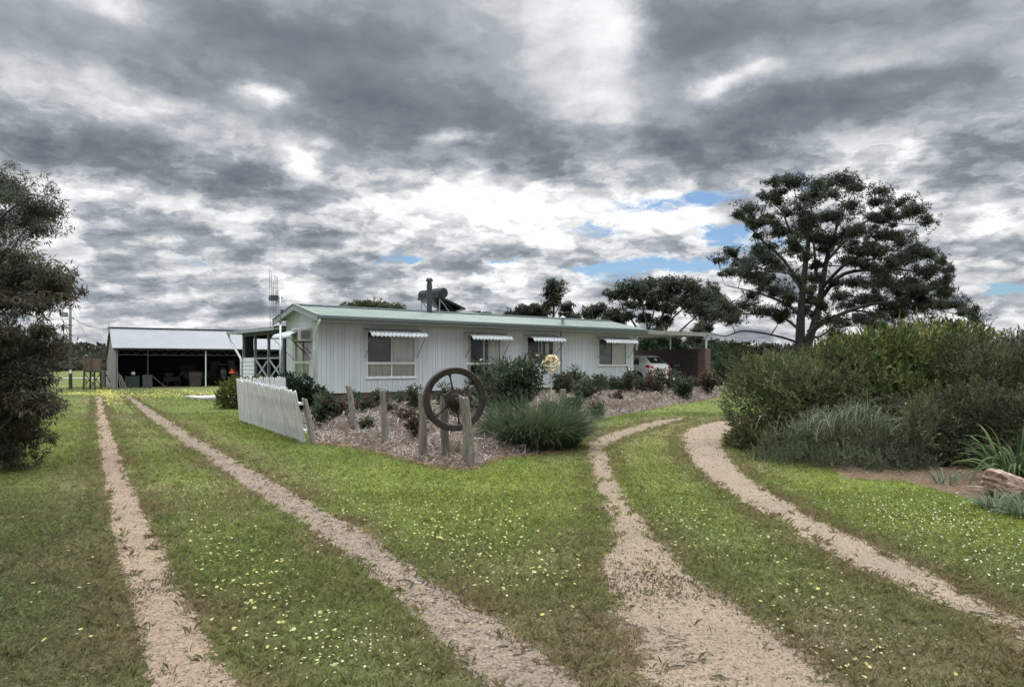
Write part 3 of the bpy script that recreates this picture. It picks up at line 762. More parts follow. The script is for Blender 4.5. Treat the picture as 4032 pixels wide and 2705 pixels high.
# --- front wall boards
b = MB(); cuts = []
edges = [0.0]; k = 0
while edges[-1] < LEN - .05:
    edges.append(min(LEN, edges[-1] + (.10, .20, .15)[k % 3])); k += 1
for e0, e1 in zip(edges[:-1], edges[1:]):
    segs = [e0] + sorted(q for w in WINS for q in w[:2] if e0 < q < e1) + [e1]
    for a0, a1 in zip(segs[:-1], segs[1:]):
        mid = (a0 + a1) / 2; w = [w for w in WINS if w[0] < mid < w[1]]
        g0 = .005 if a0 == e0 else 0; g1 = .005 if a1 == e1 else 0
        spans = [(ZB, ZT)] if not w else [(ZB, w[0][2]), (w[0][3], ZT)]
        for z0, z1 in spans: b.hbox(a0 + g0, a1 - g1, -.012, .0, z0, z1)
b.build('front_cladding', WHITE, farmhouse)
bk = MB(); xs = sorted([0, LEN] + [q for w in WINS for q in w[:2]])
for a0, a1 in zip(xs[:-1], xs[1:]):
    mid = (a0 + a1) / 2; w = [w for w in WINS if w[0] < mid < w[1]]
    for z0, z1 in ([(ZB + .01, ZT)] if not w else [(ZB + .01, w[0][2]), (w[0][3], ZT)]): bk.hbox(a0, a1, .002, .09, z0, z1)
bk.hbox(.0, LEN, 2.91, 3.0, .3, 3.05); bk.hbox(LEN - .09, LEN - .002, .092, 2.9, .3, 3.05); bk.hbox(.1, LEN - .1, .1, 2.9, .5, .56)
bk.hbox(.1, LEN - .1, .1, 2.9, 3.02, 3.06)
for pt in (5.6, 9.0, 13.0): bk.hbox(pt, pt + .08, .1, 2.9, .57, 3.0)
bk.build('inner_wall', mat('wall_lining', (.28, .28, .27), .9), farmhouse)
# --- end wall boards, following the gable
b = MB(); edges = [0.0]; k = 0
while edges[-1] < WID - .04:
    edges.append(min(WID, edges[-1] + (.10, .20, .15)[k % 3])); k += 1
for e0, e1 in zip(edges[:-1], edges[1:]):
    segs = [e0] + sorted(q for q in EWIN[:2] + (1.5,) if e0 < q < e1) + [e1]
    for a0, a1 in zip(segs[:-1], segs[1:]):
        mid = (a0 + a1) / 2; inw = EWIN[0] < mid < EWIN[1]
        g0 = .005 if a0 == e0 else 0; g1 = .005 if a1 == e1 else 0
        a, c = a0 + g0, a1 - g1
        for z0, z1 in ([(ZB, EWIN[2]), (EWIN[3], 3.02)] if inw else [(ZB, 3.02)]): b.hbox(-.012, 0, a, c, z0, z1)
        b.prism([H(-.016, a, 3.035), H(-.016, c, 3.035), H(-.016, c, zroof(c) - .03), H(-.016, a, zroof(a) - .03)], H(.016, 0, 0) - H(0, 0, 0))
b.hbox(-.02, 0, .0, WID, 3.02, 3.035)
b.build('gable_cladding', WHITE, farmhouse)
b = MB()
for a, c in ((.0, EWIN[0]), (EWIN[1], WID)): b.hbox(.002, .09, a + .092, c, ZB, 3.03) if a < .5 else b.hbox(.002, .09, a, c - .092, ZB, 3.03)
b.hbox(.002, .09, EWIN[0], EWIN[1], ZB, EWIN[2]); b.hbox(.002, .09, EWIN[0], EWIN[1], EWIN[3], 3.03)
b.build('end_wall_lining', mat('end_lining', (.28, .28, .27), .9), farmhouse)
MB().hbox(-.03, .0, -.03, .03, ZB, 3.08).build('corner_stop', WHITE, farmhouse)
b = MB(); b.hbox(.03, LEN - .03, .03, .26, -.05, ZB - .005); b.hbox(.03, .26, .262, 3.0, -.05, ZB - .005)
b.build('brick_base', BRICK, farmhouse, uv=True)
# --- roof
rf = MB()
s0, s1, sr = -.3, 17.06, 16.62
a = H(s0, -.6, 3.302); c = H(s0, 1.5, ZRG)
rf.corrugated(H(s0, 1.5, ZRG), H(sr, 1.5, 0) - H(s0, 1.5, 0), H(s0, -.6, 3.302) - H(s0, 1.5, ZRG), .1, .012)
n0 = len(rf.v) // 2
for i in range(n0, len(rf.v)):      # the far end is slightly hipped: stretch the eave line out to s1
    f = (i - n0) / (n0 - 1); rf.v[i] = rf.v[i] + (H(s1 - sr, 0, 0) - H(0, 0, 0)) * f
rf.corrugated(H(s0, 1.5, ZRG), H(sr, 1.5, 0) - H(s0, 1.5, 0), H(s0, 3.6, 3.302) - H(s0, 1.5, ZRG), .1, .012)
rf.add([H(sr, 1.5, ZRG), H(s1, -.6, 3.302), H(s1, 3.6, 3.302)], [(0, 1, 2)])
# rear wing: low hip rising behind the ridge
ap = H(7.45, 3.03, 4.06); ap2 = H(7.45, 8.6, 4.06)
rf.add([H(5.39, 1.5, 3.80), H(9.51, 1.5, 3.80), ap, ap2, H(4.2, 8.6, 3.62), H(10.7, 8.6, 3.62), H(4.2, 2.6, 3.62), H(10.7, 2.6, 3.62)],
       [(0, 1, 2), (0, 2, 3, 4, 6), (1, 7, 5, 3, 2)])
roof = rf.build('roof', ROOFG, farmhouse)
rc = MB(); rc.bar(H(s0 - .01, 1.5, ZRG + .012), H(sr, 1.5, ZRG + .012), .30, .03); rc.bar(H(s0, 1.5, ZRG + .03), H(sr, 1.5, ZRG + .03), .07, .04)
rc.bar(H(5.39, 1.5, 3.82), ap + Vector((0, 0, .015)), .16, .025); rc.bar(H(9.51, 1.5, 3.82), ap + Vector((0, 0, .015)), .16, .025)
rc.build('ridge_cap', FASC, roof)
b = MB(); b.hbox(4.4, 10.5, 3.0, 9.0, .2, 3.6); b.build('rear_wing_wall', WHITE, farmhouse)
b = MB()
b.prism([H(s0, -.66, 3.195), H(s0, -.555, 3.195), H(s0, -.555, 3.29), H(s0, -.575, 3.308), H(s0, -.67, 3.308), H(s0, -.675, 3.28)], H(s1 - s0, 0, 0) - H(0, 0, 0))
b.build('gutter', GUTT, farmhouse)
MB().hbox(s0 + .03, s1 - .02, -.552, -.52, 3.075, 3.20).build('fascia', FASC, farmhouse)
b = MB(); b.hbox(s0 + .04, s1 - .04, -.518, -.013, 3.092, 3.102)
b.prism([H(s0 + .04, -.5, 3.25), H(-.017, -.5, 3.25), H(-.017, 1.5, ZRG - .05), H(s0 + .04, 1.5, ZRG - .05)], (0, 0, -.012))
b.prism([H(s0 + .04, 3.55, 3.25), H(-.017, 3.55, 3.25), H(-.017, 1.5, ZRG - .05), H(s0 + .04, 1.5, ZRG - .05)], (0, 0, -.012))
b.build('soffit', SOFF, farmhouse)
dz_ = Vector((0, 0, -.21))
for tt, nm in ((-.62, 'r'), (3.62, 'l')):
    p0 = H(s0, tt, zroof(tt if tt < 1.5 else tt) + .02); p1 = H(s0, 1.5, ZRG + .025)
    b = MB(); b.prism([p0, p1, p1 + dz_ , p0 + dz_], H(-.035, 0, 0) - H(0, 0, 0))
    b.build('bargeboard', FASC, farmhouse)
    MB().bar(p0 + Vector((0, 0, .015)) , p1 + Vector((0, 0, .012)), .12, .02).build('barge_cap', ROOFG, farmhouse)
# --- downpipe at the near corner
b = MB(); b.tube([H(-.22, -.60, 3.2), H(-.24, -.60, 3.08), H(-.24, -.50, 2.96), H(-.16, -.12, 2.62), H(-.13, .02, 2.48), H(-.12, .06, 2.36), H(-.12, .06, .25)], .045, 10)
for z in (2.1, 1.0): b.tube([H(-.12, .06, z), H(-.12, .06, z + .04)], .052, 10)
b.build('downpipe', TRIMW, farmhouse, smooth=True)

# --- windows, curtains, awnings
def window(s0, s1, z0, z1, transom=None, split=.5, curtain='full', end=False, dark=False):
    def X(s, t, z): return H(t, s, z) if end else H(s, t, z)   # the end wall swaps axes
    def bx(mb, a, b_, t0, t1, c, d):
        mb.hexa([X(a, t0, c), X(b_, t0, c), X(b_, t1, c), X(a, t1, c), X(a, t0, d), X(b_, t0, d), X(b_, t1, d), X(a, t1, d)])
    w = MB(); fw = .045
    bx(w, s0, s0 + fw, -.025, .05, z0, z1); bx(w, s1 - fw, s1, -.025, .05, z0, z1)
    bx(w, s0 + fw, s1 - fw, -.025, .05, z1 - fw, z1)
    bx(w, s0 - .04, s1 + .04, -.05, .05, z0 - .06, z0); 
    sp = s0 + (s1 - s0) * split
    bx(w, sp - .022, sp + .022, -.018, .045, z0, z1 - fw)
    if transom:
        bx(w, s0 + fw, s1 - fw, -.024, .05, transom - .045, transom + .045)
        bx(w, s0 + fw, s1 - fw, -.015, .04, z0, z0 + .035)
    else:
        bx(w, s0 + fw, s1 - fw, -.015, .04, z0, z0 + .03)
    if dark: bx(w, sp - .19, sp - .165, -.012, .03, z0 + .03, z1 - fw)
    win = w.build('window', TRIMW, farmhouse)
    g = MB(); g.add([X(s0 + fw, .02, z0), X(s1 - fw, .02, z0), X(s1 - fw, .02, z1 - fw), X(s0 + fw, .02, z1 - fw)], [(3, 2, 1, 0) if end else (0, 1, 2, 3)]); g.build('pane', GLASS, win)
    def drape(a, b_, c, d, mt, t=.075, amp=.03, pitch=.15, nm='curtain'):
        m = MB(); n = max(8, int((b_ - a) / .012))
        for i in range(n + 1):
            f = i / n; u = a + (b_ - a) * f
            off = amp * math.sin(2 * math.pi * u / pitch + 1.3 * math.sin(u * 5.1)) + amp * .4 * math.sin(u * 23)
            m.v.append(X(u, t + off, c)); m.v.append(X(u, t + off * .8, d))
        m.f = [(2 * i, 2 * i + 2, 2 * i + 3, 2 * i + 1) for i in range(n)]
        m.build(nm, mt, win, smooth=True)
    if curtain == 'full':
        if transom: drape(s0 + .05, s1 - .05, z0, transom - .05, CURT)
        drape(sp + .02, s1 - .05, (transom or z0), z1, CURT); drape(s0 + .05, sp - .02, (transom or z0), z1, CURTD, amp=.012)
    elif curtain == 'sides':
        wq = (s1 - s0)
        drape(s0 + .05, s0 + wq * .16, z0, z1, CURT); drape(s1 - wq * .34, s1 - .05, z0, z1, CURT)
    elif curtain == 'small':
        drape(s0 + (s1 - s0) * .72, s1 - .22, z0, z0 + .75, CURT, amp=.02, pitch=.16)
    elif curtain == 'right':
        drape(sp + .03, s1 - .05, z0, z1, CURT); drape(s0 + .05, sp - .02, z0, z1, CURTD, amp=.004)
    return win
window(*WINS[0], transom=1.62, split=.5); window(*WINS[1], transom=1.60, split=.5, curtain='sides', dark=False); window(*WINS[2], split=.55, curtain='small', dark=True); window(*WINS[3], split=.50, curtain='right')
window(*EWIN, transom=1.65, split=.5, curtain='full', end=True)

def awning(s0, s1, zt, zf, proj, arms, end=False):
    def X(s, t, z): return H(t, s, z) if end else H(s, t, z)
    m = MB(); m.corrugated(X(s0, -.02, zt), X(s1, -.02, zt) - X(s0, -.02, zt), X(s0, -proj, zf) - X(s0, -.02, zt), .172 if not end else .16, .026, 10, rows=14, curl=.115)
    m.add([X(s0, -.015, zt + .02), X(s1, -.015, zt + .02), X(s1, -.015, zt - .05), X(s0, -.015, zt - .05)], [(0, 1, 2, 3)])
    o = m.build('awning', AWN, farmhouse, smooth=True)
    md = o.modifiers.new('sheet', 'SOLIDIFY'); md.thickness = .008
    for s, za in ((s0 + .12, arms), (s1 - .12, arms)):
        MB().tube([X(s, -proj + .05, zf - .03), X(s - (.02 if s < (s0 + s1) / 2 else -.02), -.02, za)], .011, 6).build('arm', ROD, o)
awning(1.74, 4.20, 2.90, 2.70, .75, 1.85); awning(6.30, 8.45, 2.88, 2.68, .75, 1.85); awning(9.56, 11.50, 2.87, 2.67, .75, 1.95); awning(14.05, 16.36, 2.87, 2.67, .75, 1.85)
awning(.55, 2.34, 2.88, 2.62, .92, 1.75, end=True)
# --- small fixtures
MB().hbox(11.74, 11.81, -.035, -.012, .5, 3.07).build('conduit', mat('grey_conduit', (.17, .175, .18), .6), farmhouse)
m = MB(); m.hbox(14.02, 14.40, -.10, -.013, .78, 1.04); m.build('meter_box', mat('grey_plastic', (.40, .41, .41), .5), farmhouse, bevel=.02)
MB().tube([H(16.12, -.03, 1.52), H(16.20, -.04, 1.45), H(16.42, -.05, .95), H(16.55, -.05, .55)], .02, 7).build('cable', ROD, farmhouse)
fl = MB(); pf = H(5.52, 1.35, 3.70)
fl.cyl(pf, pf + Vector((0, 0, 1.28)), .112, 20); fl.cyl(pf + Vector((0, 0, 1.28)), pf + Vector((0, 0, 1.36)), .095, 20); fl.cyl(pf + Vector((0, 0, 1.36)), pf + Vector((0, 0, 1.42)), .15, 20, .15); fl.cyl(pf + Vector((0, 0, 1.42)), pf + Vector((0, 0, 1.50)), .14, 20, .11); fl.cyl(pf + Vector((0, 0, 1.10)), pf + Vector((0, 0, 1.14)), .125, 20)
fl.build('flue', FLUE, farmhouse)
pv = H(11.71, -.2, 3.36); m = MB(); m.cyl(pv, pv + Vector((0, 0, .36)), .075, 16); m.cyl(pv + Vector((0, 0, .34)), pv + Vector((0, 0, .44)), .15, 16, .02); m.build('roof_vent', FASC, farmhouse)

# --- verandah at the back corner
ver = MB(); ver.hbox(-.25, 6.2, 3.05, 9.46, 2.95, 3.02); verandah = ver.build('verandah', FASC, farmhouse)
m = MB(); m.corrugated(H(-.28, 3.08, 3.075), H(6.2, 0, 0) - H(-.28, 0, 0), H(0, 9.5, 3.05) - H(0, 3.08, 3.075), .076, .009); m.build('verandah_roof', ROOFG, verandah)
m = MB(); m.hbox(-.28, -.25, 3.62, 9.5, 2.93, 3.07); m.hbox(-.28, 6.2, 9.46, 9.58, 2.95, 3.06); m.build('verandah_fascia', FASC, verandah)
DG = mat('verandah_post', (.17, .20, .20), .6, noise=(8, .7, 1.2, (1, 1, .2)))
for t in (3.30, 4.93, 6.52, 8.02): MB().hbox(-.05, .05, t - .045, t + .045, .5, 2.80).build('post', DG, verandah)
MB().hbox(-.055, .055, 3.05, 8.08, 2.80, 2.945).build('beam', DKGRN, verandah)
MB().hbox(-.06, .06, 3.06, 3.2, .5, 2.79).build('post', DKGRN, verandah)
m = MB(); m.hbox(-.04, .04, 3.35, 4.885, 1.80, 1.86); m.hbox(-.04, .04, 4.975, 6.475, 1.80, 1.86); m.build('handrail', GREYT, verandah)
m = MB(); m.hbox(-.03, .03, 3.35, 4.885, .92, .97); m.hbox(-.03, .03, 4.975, 6.475, .92, .97); m.build('bottom_rail', GREYT, verandah)
for a, c in ((3.35, 4.885), (4.975, 6.475)):
    MB().bar(H(-.012, a, .98), H(-.012, c, 1.79), .024, .085).build('brace', GREYT, verandah); MB().bar(H(.014, c, .98), H(.014, a, 1.79), .024, .085).build('brace', GREYT, verandah)
m = MB()
for k in range(8):
    z = .5 + k * .17; m.hexa([H(-.055, 6.57, z), H(-.055, 8.07, z), H(.02, 8.07, z), H(.02, 6.57, z), H(-.035, 6.57, z + .17), H(-.035, 8.07, z + .17), H(.02, 8.07, z + .17), H(.02, 6.57, z + .17)])
m.build('weatherboard_panel', WHITE, verandah)
m = MB(); m.hbox(.06, 6.0, 7.97, 8.05, .45, 1.86); m.hbox(.06, .42, 7.97, 8.05, 1.86, 2.72); m.hbox(.06, 6.0, 7.97, 8.05, 2.72, 2.94); m.hbox(3.2, 6, 7.97, 8.05, 1.86, 2.72); m.hbox(6.0, 6.08, 3.0, 8.05, .45, 2.94); m.hbox(.06, 4.4, 2.98, 3.04, .45, 2.94)
m.build('screen_wall', DKGRN, verandah)
for s in (.9, 1.9): MB().hbox(s, s + .07, 7.90, 7.965, .5, 1.86).build('stud', DG, verandah)
MB().hbox(-.1, 6.0, 3.0, 8.1, .30, .44).build('floor', CONC, verandah)
m = MB(); m.tube([H(-.2, 9.5, 2.97), H(-.2, 9.5, 2.82), H(-.16, 9.3, 2.6), H(-.08, 8.45, 2.0), H(-.08, 8.14, 1.82), H(-.08, 8.13, 1.7), H(-.08, 8.13, .3)], .05, 9); m.build('downpipe', TRIMW, verandah, smooth=True)

# --- things on and by the house
ac = empty('air_conditioner', H(-.3, .75, 2.2)); tag(ac, 'boxy cream window air conditioner on brackets beside the gable window', 'air conditioner')
ACM = mat('aircon_case', (.50, .50, .46), .5, noise=(9, .75, 1.05))
m = MB(); m.hbox(-.55, .0, .50, 1.12, 2.42, 2.88); m.build('casing', ACM, ac, bevel=.015)
m = MB()
for k in range(9): m.hbox(-.565, -.552, .54, .92, 2.47 + k * .042, 2.49 + k * .042)
m.build('grille', mat('grille_grey', (.16, .165, .16), .6), ac)
m = MB()
for k in range(7): m.hbox(-.45, -.1, .488, .499, 2.50 + k * .045, 2.52 + k * .045)
m.build('side_vent', mat('vent_dark', (.05, .05, .05), .6), ac)
for t in (.6, 1.02): 
    m = MB(); m.bar(H(-.55, t, 2.40), H(-.02, t, 2.40), .03, .03); m.bar(H(-.5, t, 2.39), H(-.02, t, 1.98), .025, .025); m.build('bracket', ROD, ac)

sw = empty('solar_water_heater', H(6.9, 2.6, 3.85)); tag(sw, 'dark cylindrical solar hot water tank with sloping panels on the green roof', 'water heater')
m = MB(); pa, pb_ = H(6.52, 1.80, 4.68), H(6.52, 3.55, 4.68); ax = (pb_ - pa).normalized()
m.tube([pa - ax * .03, pa, pa + ax * .04, pb_ - ax * .04, pb_, pb_ + ax * .03], [.19, .232, .24, .24, .232, .19], 26); m.build('tank', TANKM, sw, smooth=False)
for t0 in (1.85, 2.75):
    m = MB(); m.prism([H(6.30, t0, 4.48), H(7.72, t0, 3.99), H(7.72, t0 + .86, 3.99), H(6.30, t0 + .86, 4.48)], (0, 0, .09)); m.build('panel', PANEL, sw)
for t in (1.95, 2.7, 3.45):
    m = MB(); m.bar(H(6.42, t, 4.45), H(6.42, t, 3.75), .035, .035); m.bar(H(6.42, t, 4.43), H(6.9, t, 3.9), .03, .03); m.build('leg', STEEL, sw)

an = empty('antenna_mast', Vector((-8.32, 26.0, gzf(-8.32, 26)))); tag(an, 'tall grey mast carrying a row of thin vertical radio aerials beside the gable', 'antenna')
mx0 = Vector((-8.32, 26.0, 0))
m = MB(); m.cyl(mx0 + Vector((0, 0, .05)), mx0 + Vector((0, 0, 3.0)), .042, 10, .036); m.cyl(mx0 + Vector((0, 0, 3.0)), mx0 + Vector((0, 0, 4.02)), .028, 10); m.build('mast', STEEL, an, smooth=True)
m = MB(); m.bar(mx0 + Vector((.08, 0, 3.96)), mx0 + Vector((-.46, .1, 3.96)), .035, .035); m.build('boom', ROD, an)
m = MB(); m.box(-8.30, -8.22, 25.96, 26.04, 3.40, 3.54); m.build('junction_box', ROD, an)
for i, (x1, y1, x2, y2) in enumerate([(745, 15, 770, 1105), (782, 85, 793, 810), (822, 280, 838, 900), (812, 370, 820, 1095), (850, 160, 868, 1000), (873, 180, 888, 960), (902, 180, 915, 940), (782, 370, 800, 640)]):
    p1 = P(900 + x1 / 4.674, 1050 + y1 / 4.674, 26.0 + (900 - x1) * .0006); p2 = P(900 + x2 / 4.674, 1050 + y2 / 4.674, 26.0 + (900 - x1) * .0006)
    m = MB(); m.cyl(p1, p2, .0075, 5)
    f = (3.96 - p2.z) / (p1.z - p2.z); c = p2.lerp(p1, f); m.cyl(c - Vector((0, 0, .1)), c + Vector((0, 0, .1)), .028, 7)
    if i in (5, 6):
        for q in (.62, .38): cc = p2.lerp(p1, q); m.cyl(cc - Vector((0, 0, .06)), cc + Vector((0, 0, .06)), .016, 6)
    m.build('aerial_rod', ROD, an)

# ------------------------------------------------------------------ carport
cp = empty('carport', H(20, 2, .5)); tag(cp, 'flat carport roof on thin white posts over a brown brick side wall', 'carport')
MB().hbox(17.08, 22.30, -.55, 4.75, 3.20, 3.24).build('roof', SOFF, cp)
m = MB(); m.hbox(17.08, 22.35, -.60, -.555, 3.08, 3.28); m.build('fascia', PLANK, cp)
m = MB(); m.hbox(22.305, 22.35, -.552, 4.8, 3.10, 3.27); m.hbox(17.08, 22.30, 4.755, 4.80, 3.10, 3.27); m.build('side_fascia', PLANK, cp)
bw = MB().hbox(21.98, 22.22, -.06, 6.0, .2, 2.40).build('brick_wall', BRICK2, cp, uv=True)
MB().hbox(21.86, 22.34, -.55, -.062, .2, 2.43).build('brick_pillar', BRICK, cp, uv=True)
for t, r in ((-.42, .05), (2.03, .035), (4.55, .06)): MB().cyl(H(22.1, t, 2.40), H(22.1, t, 3.20), r, 12).build('post', TRIMW, cp)
slab = MB().hbox(16.8, 24.5, -1.4, 8, .30, .535).build('concrete_slab', CONC); tag(slab, 'concrete carport floor', kind='structure')
slab = MB().hbox(-2.2, -.3, 6.6, 9.2, .0, .19).build('concrete_path', CONC); tag(slab, 'low concrete step by the verandah', kind='structure')
# ------------------------------------------------------------------ machinery shed
SUX, SUY, SVX, SVY = .848, .53, -.53, .848
SCX, SCY = -24.15, 44.0; SG = gzf(SCX, SCY)
def S(s, t, z): return Vector((SCX + s * SUX + t * SVX, SCY + s * SUY + t * SVY, z))
class SB(MB):
    def sbox(self, s0, s1, t0, t1, z0, z1):
        return self.hexa([S(s0, t0, z0), S(s1, t0, z0), S(s1, t1, z0), S(s0, t1, z0), S(s0, t0, z1), S(s1, t0, z1), S(s1, t1, z1), S(s0, t1, z1)])
shed = empty('machinery_shed', S(0, 0, SG)); tag(shed, 'long open-fronted farm shed with grey corrugated iron roof', 'shed')
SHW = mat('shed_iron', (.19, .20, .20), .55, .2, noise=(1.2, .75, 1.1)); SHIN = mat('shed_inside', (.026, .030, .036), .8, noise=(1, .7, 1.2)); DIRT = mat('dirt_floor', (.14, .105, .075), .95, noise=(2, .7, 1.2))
ZE, ZR, TR, SL = 2.62, 3.92, 3.0, 16.0
m = SB(); m.corrugated(S(-.15, TR, ZR), S(SL, 0, 0) - S(-.15, 0, 0), S(0, -.25, ZE - .06) - S(0, TR, ZR), .125, .003, 5)
m.build('roof', ZINC, shed)
m = SB(); m.corrugated(S(-.15, TR, ZR), S(SL, 0, 0) - S(-.15, 0, 0), S(0, 2 * TR + 2, ZE - .6) - S(0, TR, ZR), .125, .016, 3); m.build('back_roof', ZINC, shed)
m = SB(); m.bar(S(-.15, TR, ZR + .02), S(SL, TR, ZR + .02), .35, .03); m.build('ridge_cap', ZINC, shed)
m = SB(); m.prism([S(-.02, -.12, SG - .05), S(-.02, 8, SG - .05), S(-.02, 8, ZE - .65), S(-.02, TR, ZR - .06), S(-.02, -.12, ZE - .04)], S(.04, 0, 0) - S(0, 0, 0)); m.build('end_wall', SHW, shed)
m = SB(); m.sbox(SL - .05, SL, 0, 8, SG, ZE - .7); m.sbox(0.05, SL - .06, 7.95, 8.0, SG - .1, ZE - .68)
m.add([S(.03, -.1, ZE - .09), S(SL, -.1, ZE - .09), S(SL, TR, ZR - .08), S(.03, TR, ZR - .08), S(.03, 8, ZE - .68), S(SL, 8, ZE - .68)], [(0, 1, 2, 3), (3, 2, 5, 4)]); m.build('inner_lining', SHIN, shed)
m = SB(); m.sbox(-.1, SL, -.2, -.14, ZE - .17, ZE - .09); m.build('gutter', DKGRN, shed)
m = SB(); m.bar(S(.1, 0, ZE - .48), S(SL, 0, ZE - .48), .045, .045)
for k in range(30):
    a0 = .1 + k * .53; m.bar(S(a0, 0, ZE - .46), S(a0 + .265, 0, ZE - .14), .025, .025); m.bar(S(a0 + .265, 0, ZE - .14), S(a0 + .53, 0, ZE - .46), .025, .025)
m.build('truss', mat('truss_grey', (.045, .05, .052), .6, .2), shed)
for s_, col in ((.12, STEEL), (5.16, TRIMW), (10.3, TRIMW), (15.7, STEEL)):
    m = SB(); m.cyl(S(s_, 0, SG - .05), S(s_, 0, ZE - .2), .042, 10); m.build('post', col, shed)
m = SB(); m.cyl(S(2.1, 3.2, SG), S(2.1, 3.2, 3.0), .05, 8); m.build('post', STEEL, shed)
m = SB(); m.sbox(-.05, .05, -.16, -.05, SG - .05, ZE - .2); m.build('corner_post', mat('old_post', (.24, .225, .2), .9), shed)
pad = SB().sbox(-.1, SL, -.5, 8, .02, .118).build('shed_floor', DIRT); tag(pad, 'bare dirt floor of the shed', kind='structure')

def sthing(name, label, cat, s, t): return tag(empty(name, S(s, t, .12)), label, cat)
gm_ = mat('bin_green', (.030, .050, .042), .7)
bn = sthing('storage_bin', 'dark green slatted bin just inside the shed, a white drum on it', 'bin', .95, .9)
m = SB()
for k in range(6): m.sbox(.62, 1.36, .55, 1.2, .14 + k * .115, .235 + k * .115)
m.build('slats', gm_, bn); m = SB()
for a, c in ((.6, .53), (1.32, .53), (.6, 1.18), (1.32, 1.18)): SB().sbox(a, a + .06, c, c + .06, .12, .86).build('corner_post', gm_, bn)
dr = empty('white_drum', S(1.05, .8, .86)); tag(dr, 'small round white container lying on the green bin in the shed', 'container')
m = MB(); c0 = S(1.05, .7, .985); ax_ = (S(0, 1, 0) - S(0, 0, 0)).normalized()
m.tube([c0 - ax_ * .12, c0 - ax_ * .09, c0, c0 + ax_ * .09, c0 + ax_ * .12], [.05, .10, .125, .10, .05], 14); m.build('body', TRIMW, dr, smooth=True)
m = MB(); m.cyl(c0 - ax_ * .15, c0 - ax_ * .12, .03, 8); m.build('cap', BLACK, dr)
cb = sthing('metal_cabinet', 'plain grey metal cabinet standing beside the green bin in the shed', 'cabinet', 1.85, .9)
cbm = mat('cabinet_grey', (.065, .07, .074), .6)
m = SB(); m.sbox(1.56, 2.12, .62, 1.2, .12, .90); m.build('body', cbm, cb, bevel=.01)
m = SB(); m.sbox(1.58, 1.835, .60, .618, .16, .87); m.build('door', cbm, cb); m = SB(); m.sbox(1.845, 2.10, .60, .618, .16, .87); m.build('door', cbm, cb)
for i, (a, c, h) in enumerate(((.22, .30, 1.1), (.30, .42, 1.0), (.37, .52, .92), (.42, .62, .86))):
    o = MB().bar(S(c, -.05 + i * .03, .12), S(a - .05, .25 + i * .03, h), .05, .02).build('plank', WOODG); tag(o, 'weathered plank leaning inside the left shed corner post', 'plank', 'planks leaning in the shed corner')
o = MB().bar(S(2.85, .6, .13), S(2.15, .58, .78), .07, .03).build('timber_offcut', WOODG); tag(o, 'single board leaning against the grey metal cabinet', 'board')
DKM = mat('dark_machine', (.035, .038, .036), .6, .2); BRW = mat('ply_brown', (.055, .044, .034), .8, noise=(4, .7, 1.2))
tl = sthing('trailer', 'dark low farm trailer with green hull-like body parked deep in the shed', 'trailer', 5.4, 3.0)
m = SB(); m.hexa([S(4.3, 2.3, .55), S(6.1, 2.3, .55), S(6.1, 3.5, .55), S(4.3, 3.5, .55), S(3.9, 2.1, 1.05), S(6.5, 2.1, 1.05), S(6.5, 3.7, 1.05), S(3.9, 3.7, 1.05)]); m.build('body', mat('trailer_green', (.045, .06, .045), .6), tl)
for a in (4.8, 5.6):
    m = SB(); m.ring(S(a, 2.2, .44), S(0, 1, 0) - S(0, 0, 0), [(.18, -.08), (.30, -.08), (.32, 0), (.30, .08), (.18, .08)], 20); m.build('wheel', BLACK, tl)
m = SB(); m.bar(S(3.9, 2.9, .6), S(3.0, 2.9, .45), .08, .08); m.build('drawbar', DKM, tl)
bd = SB().sbox(4.2, 5.2, 4.3, 4.36, .6, 1.5).build('plywood_sheet', BRW); tag(bd, 'brown plywood sheet standing behind the trailer', 'sheet')
bd = SB().sbox(6.1, 6.75, 3.95, 4.0, .5, 1.75).build('olive_board', mat('olive_board', (.10, .10, .06), .8)); tag(bd, 'tall olive board standing behind the trailer', 'board')
mo = sthing('garden_mower', 'small dark machine on wheels beside the grey cabinet in the shed', 'machine', 3.3, 2.3)
m = SB(); m.sbox(2.9, 3.9, 2.0, 2.7, .4, .75); m.sbox(3.0, 3.5, 2.1, 2.6, .75, 1.0); m.build('body', DKM, mo, bevel=.04)
for a in (3.0, 3.75):
    m = SB(); m.ring(S(a, 1.95, .32), S(0, 1, 0) - S(0, 0, 0), [(.1, -.06), (.19, -.06), (.2, 0), (.19, .06), (.1, .06)], 18); m.build('wheel', BLACK, mo)
m = SB(); m.tube([S(3.85, 2.35, .7), S(4.1, 2.35, 1.05), S(4.15, 2.6, 1.08)], .018, 6); m.build('handle', STEEL, mo)
cr_ = sthing('wooden_crate', 'brown wooden crate with curved lid left of the white shed post', 'crate', 4.7, .9)
m = SB(); m.sbox(4.30, 4.98, .6, 1.2, .12, .78); m.build('body', BRW, cr_)
m = SB(); m.tube([S(4.26, .9, .78), S(5.02, .9, .78)], .32, 16); m.build('lid', BRW, cr_)
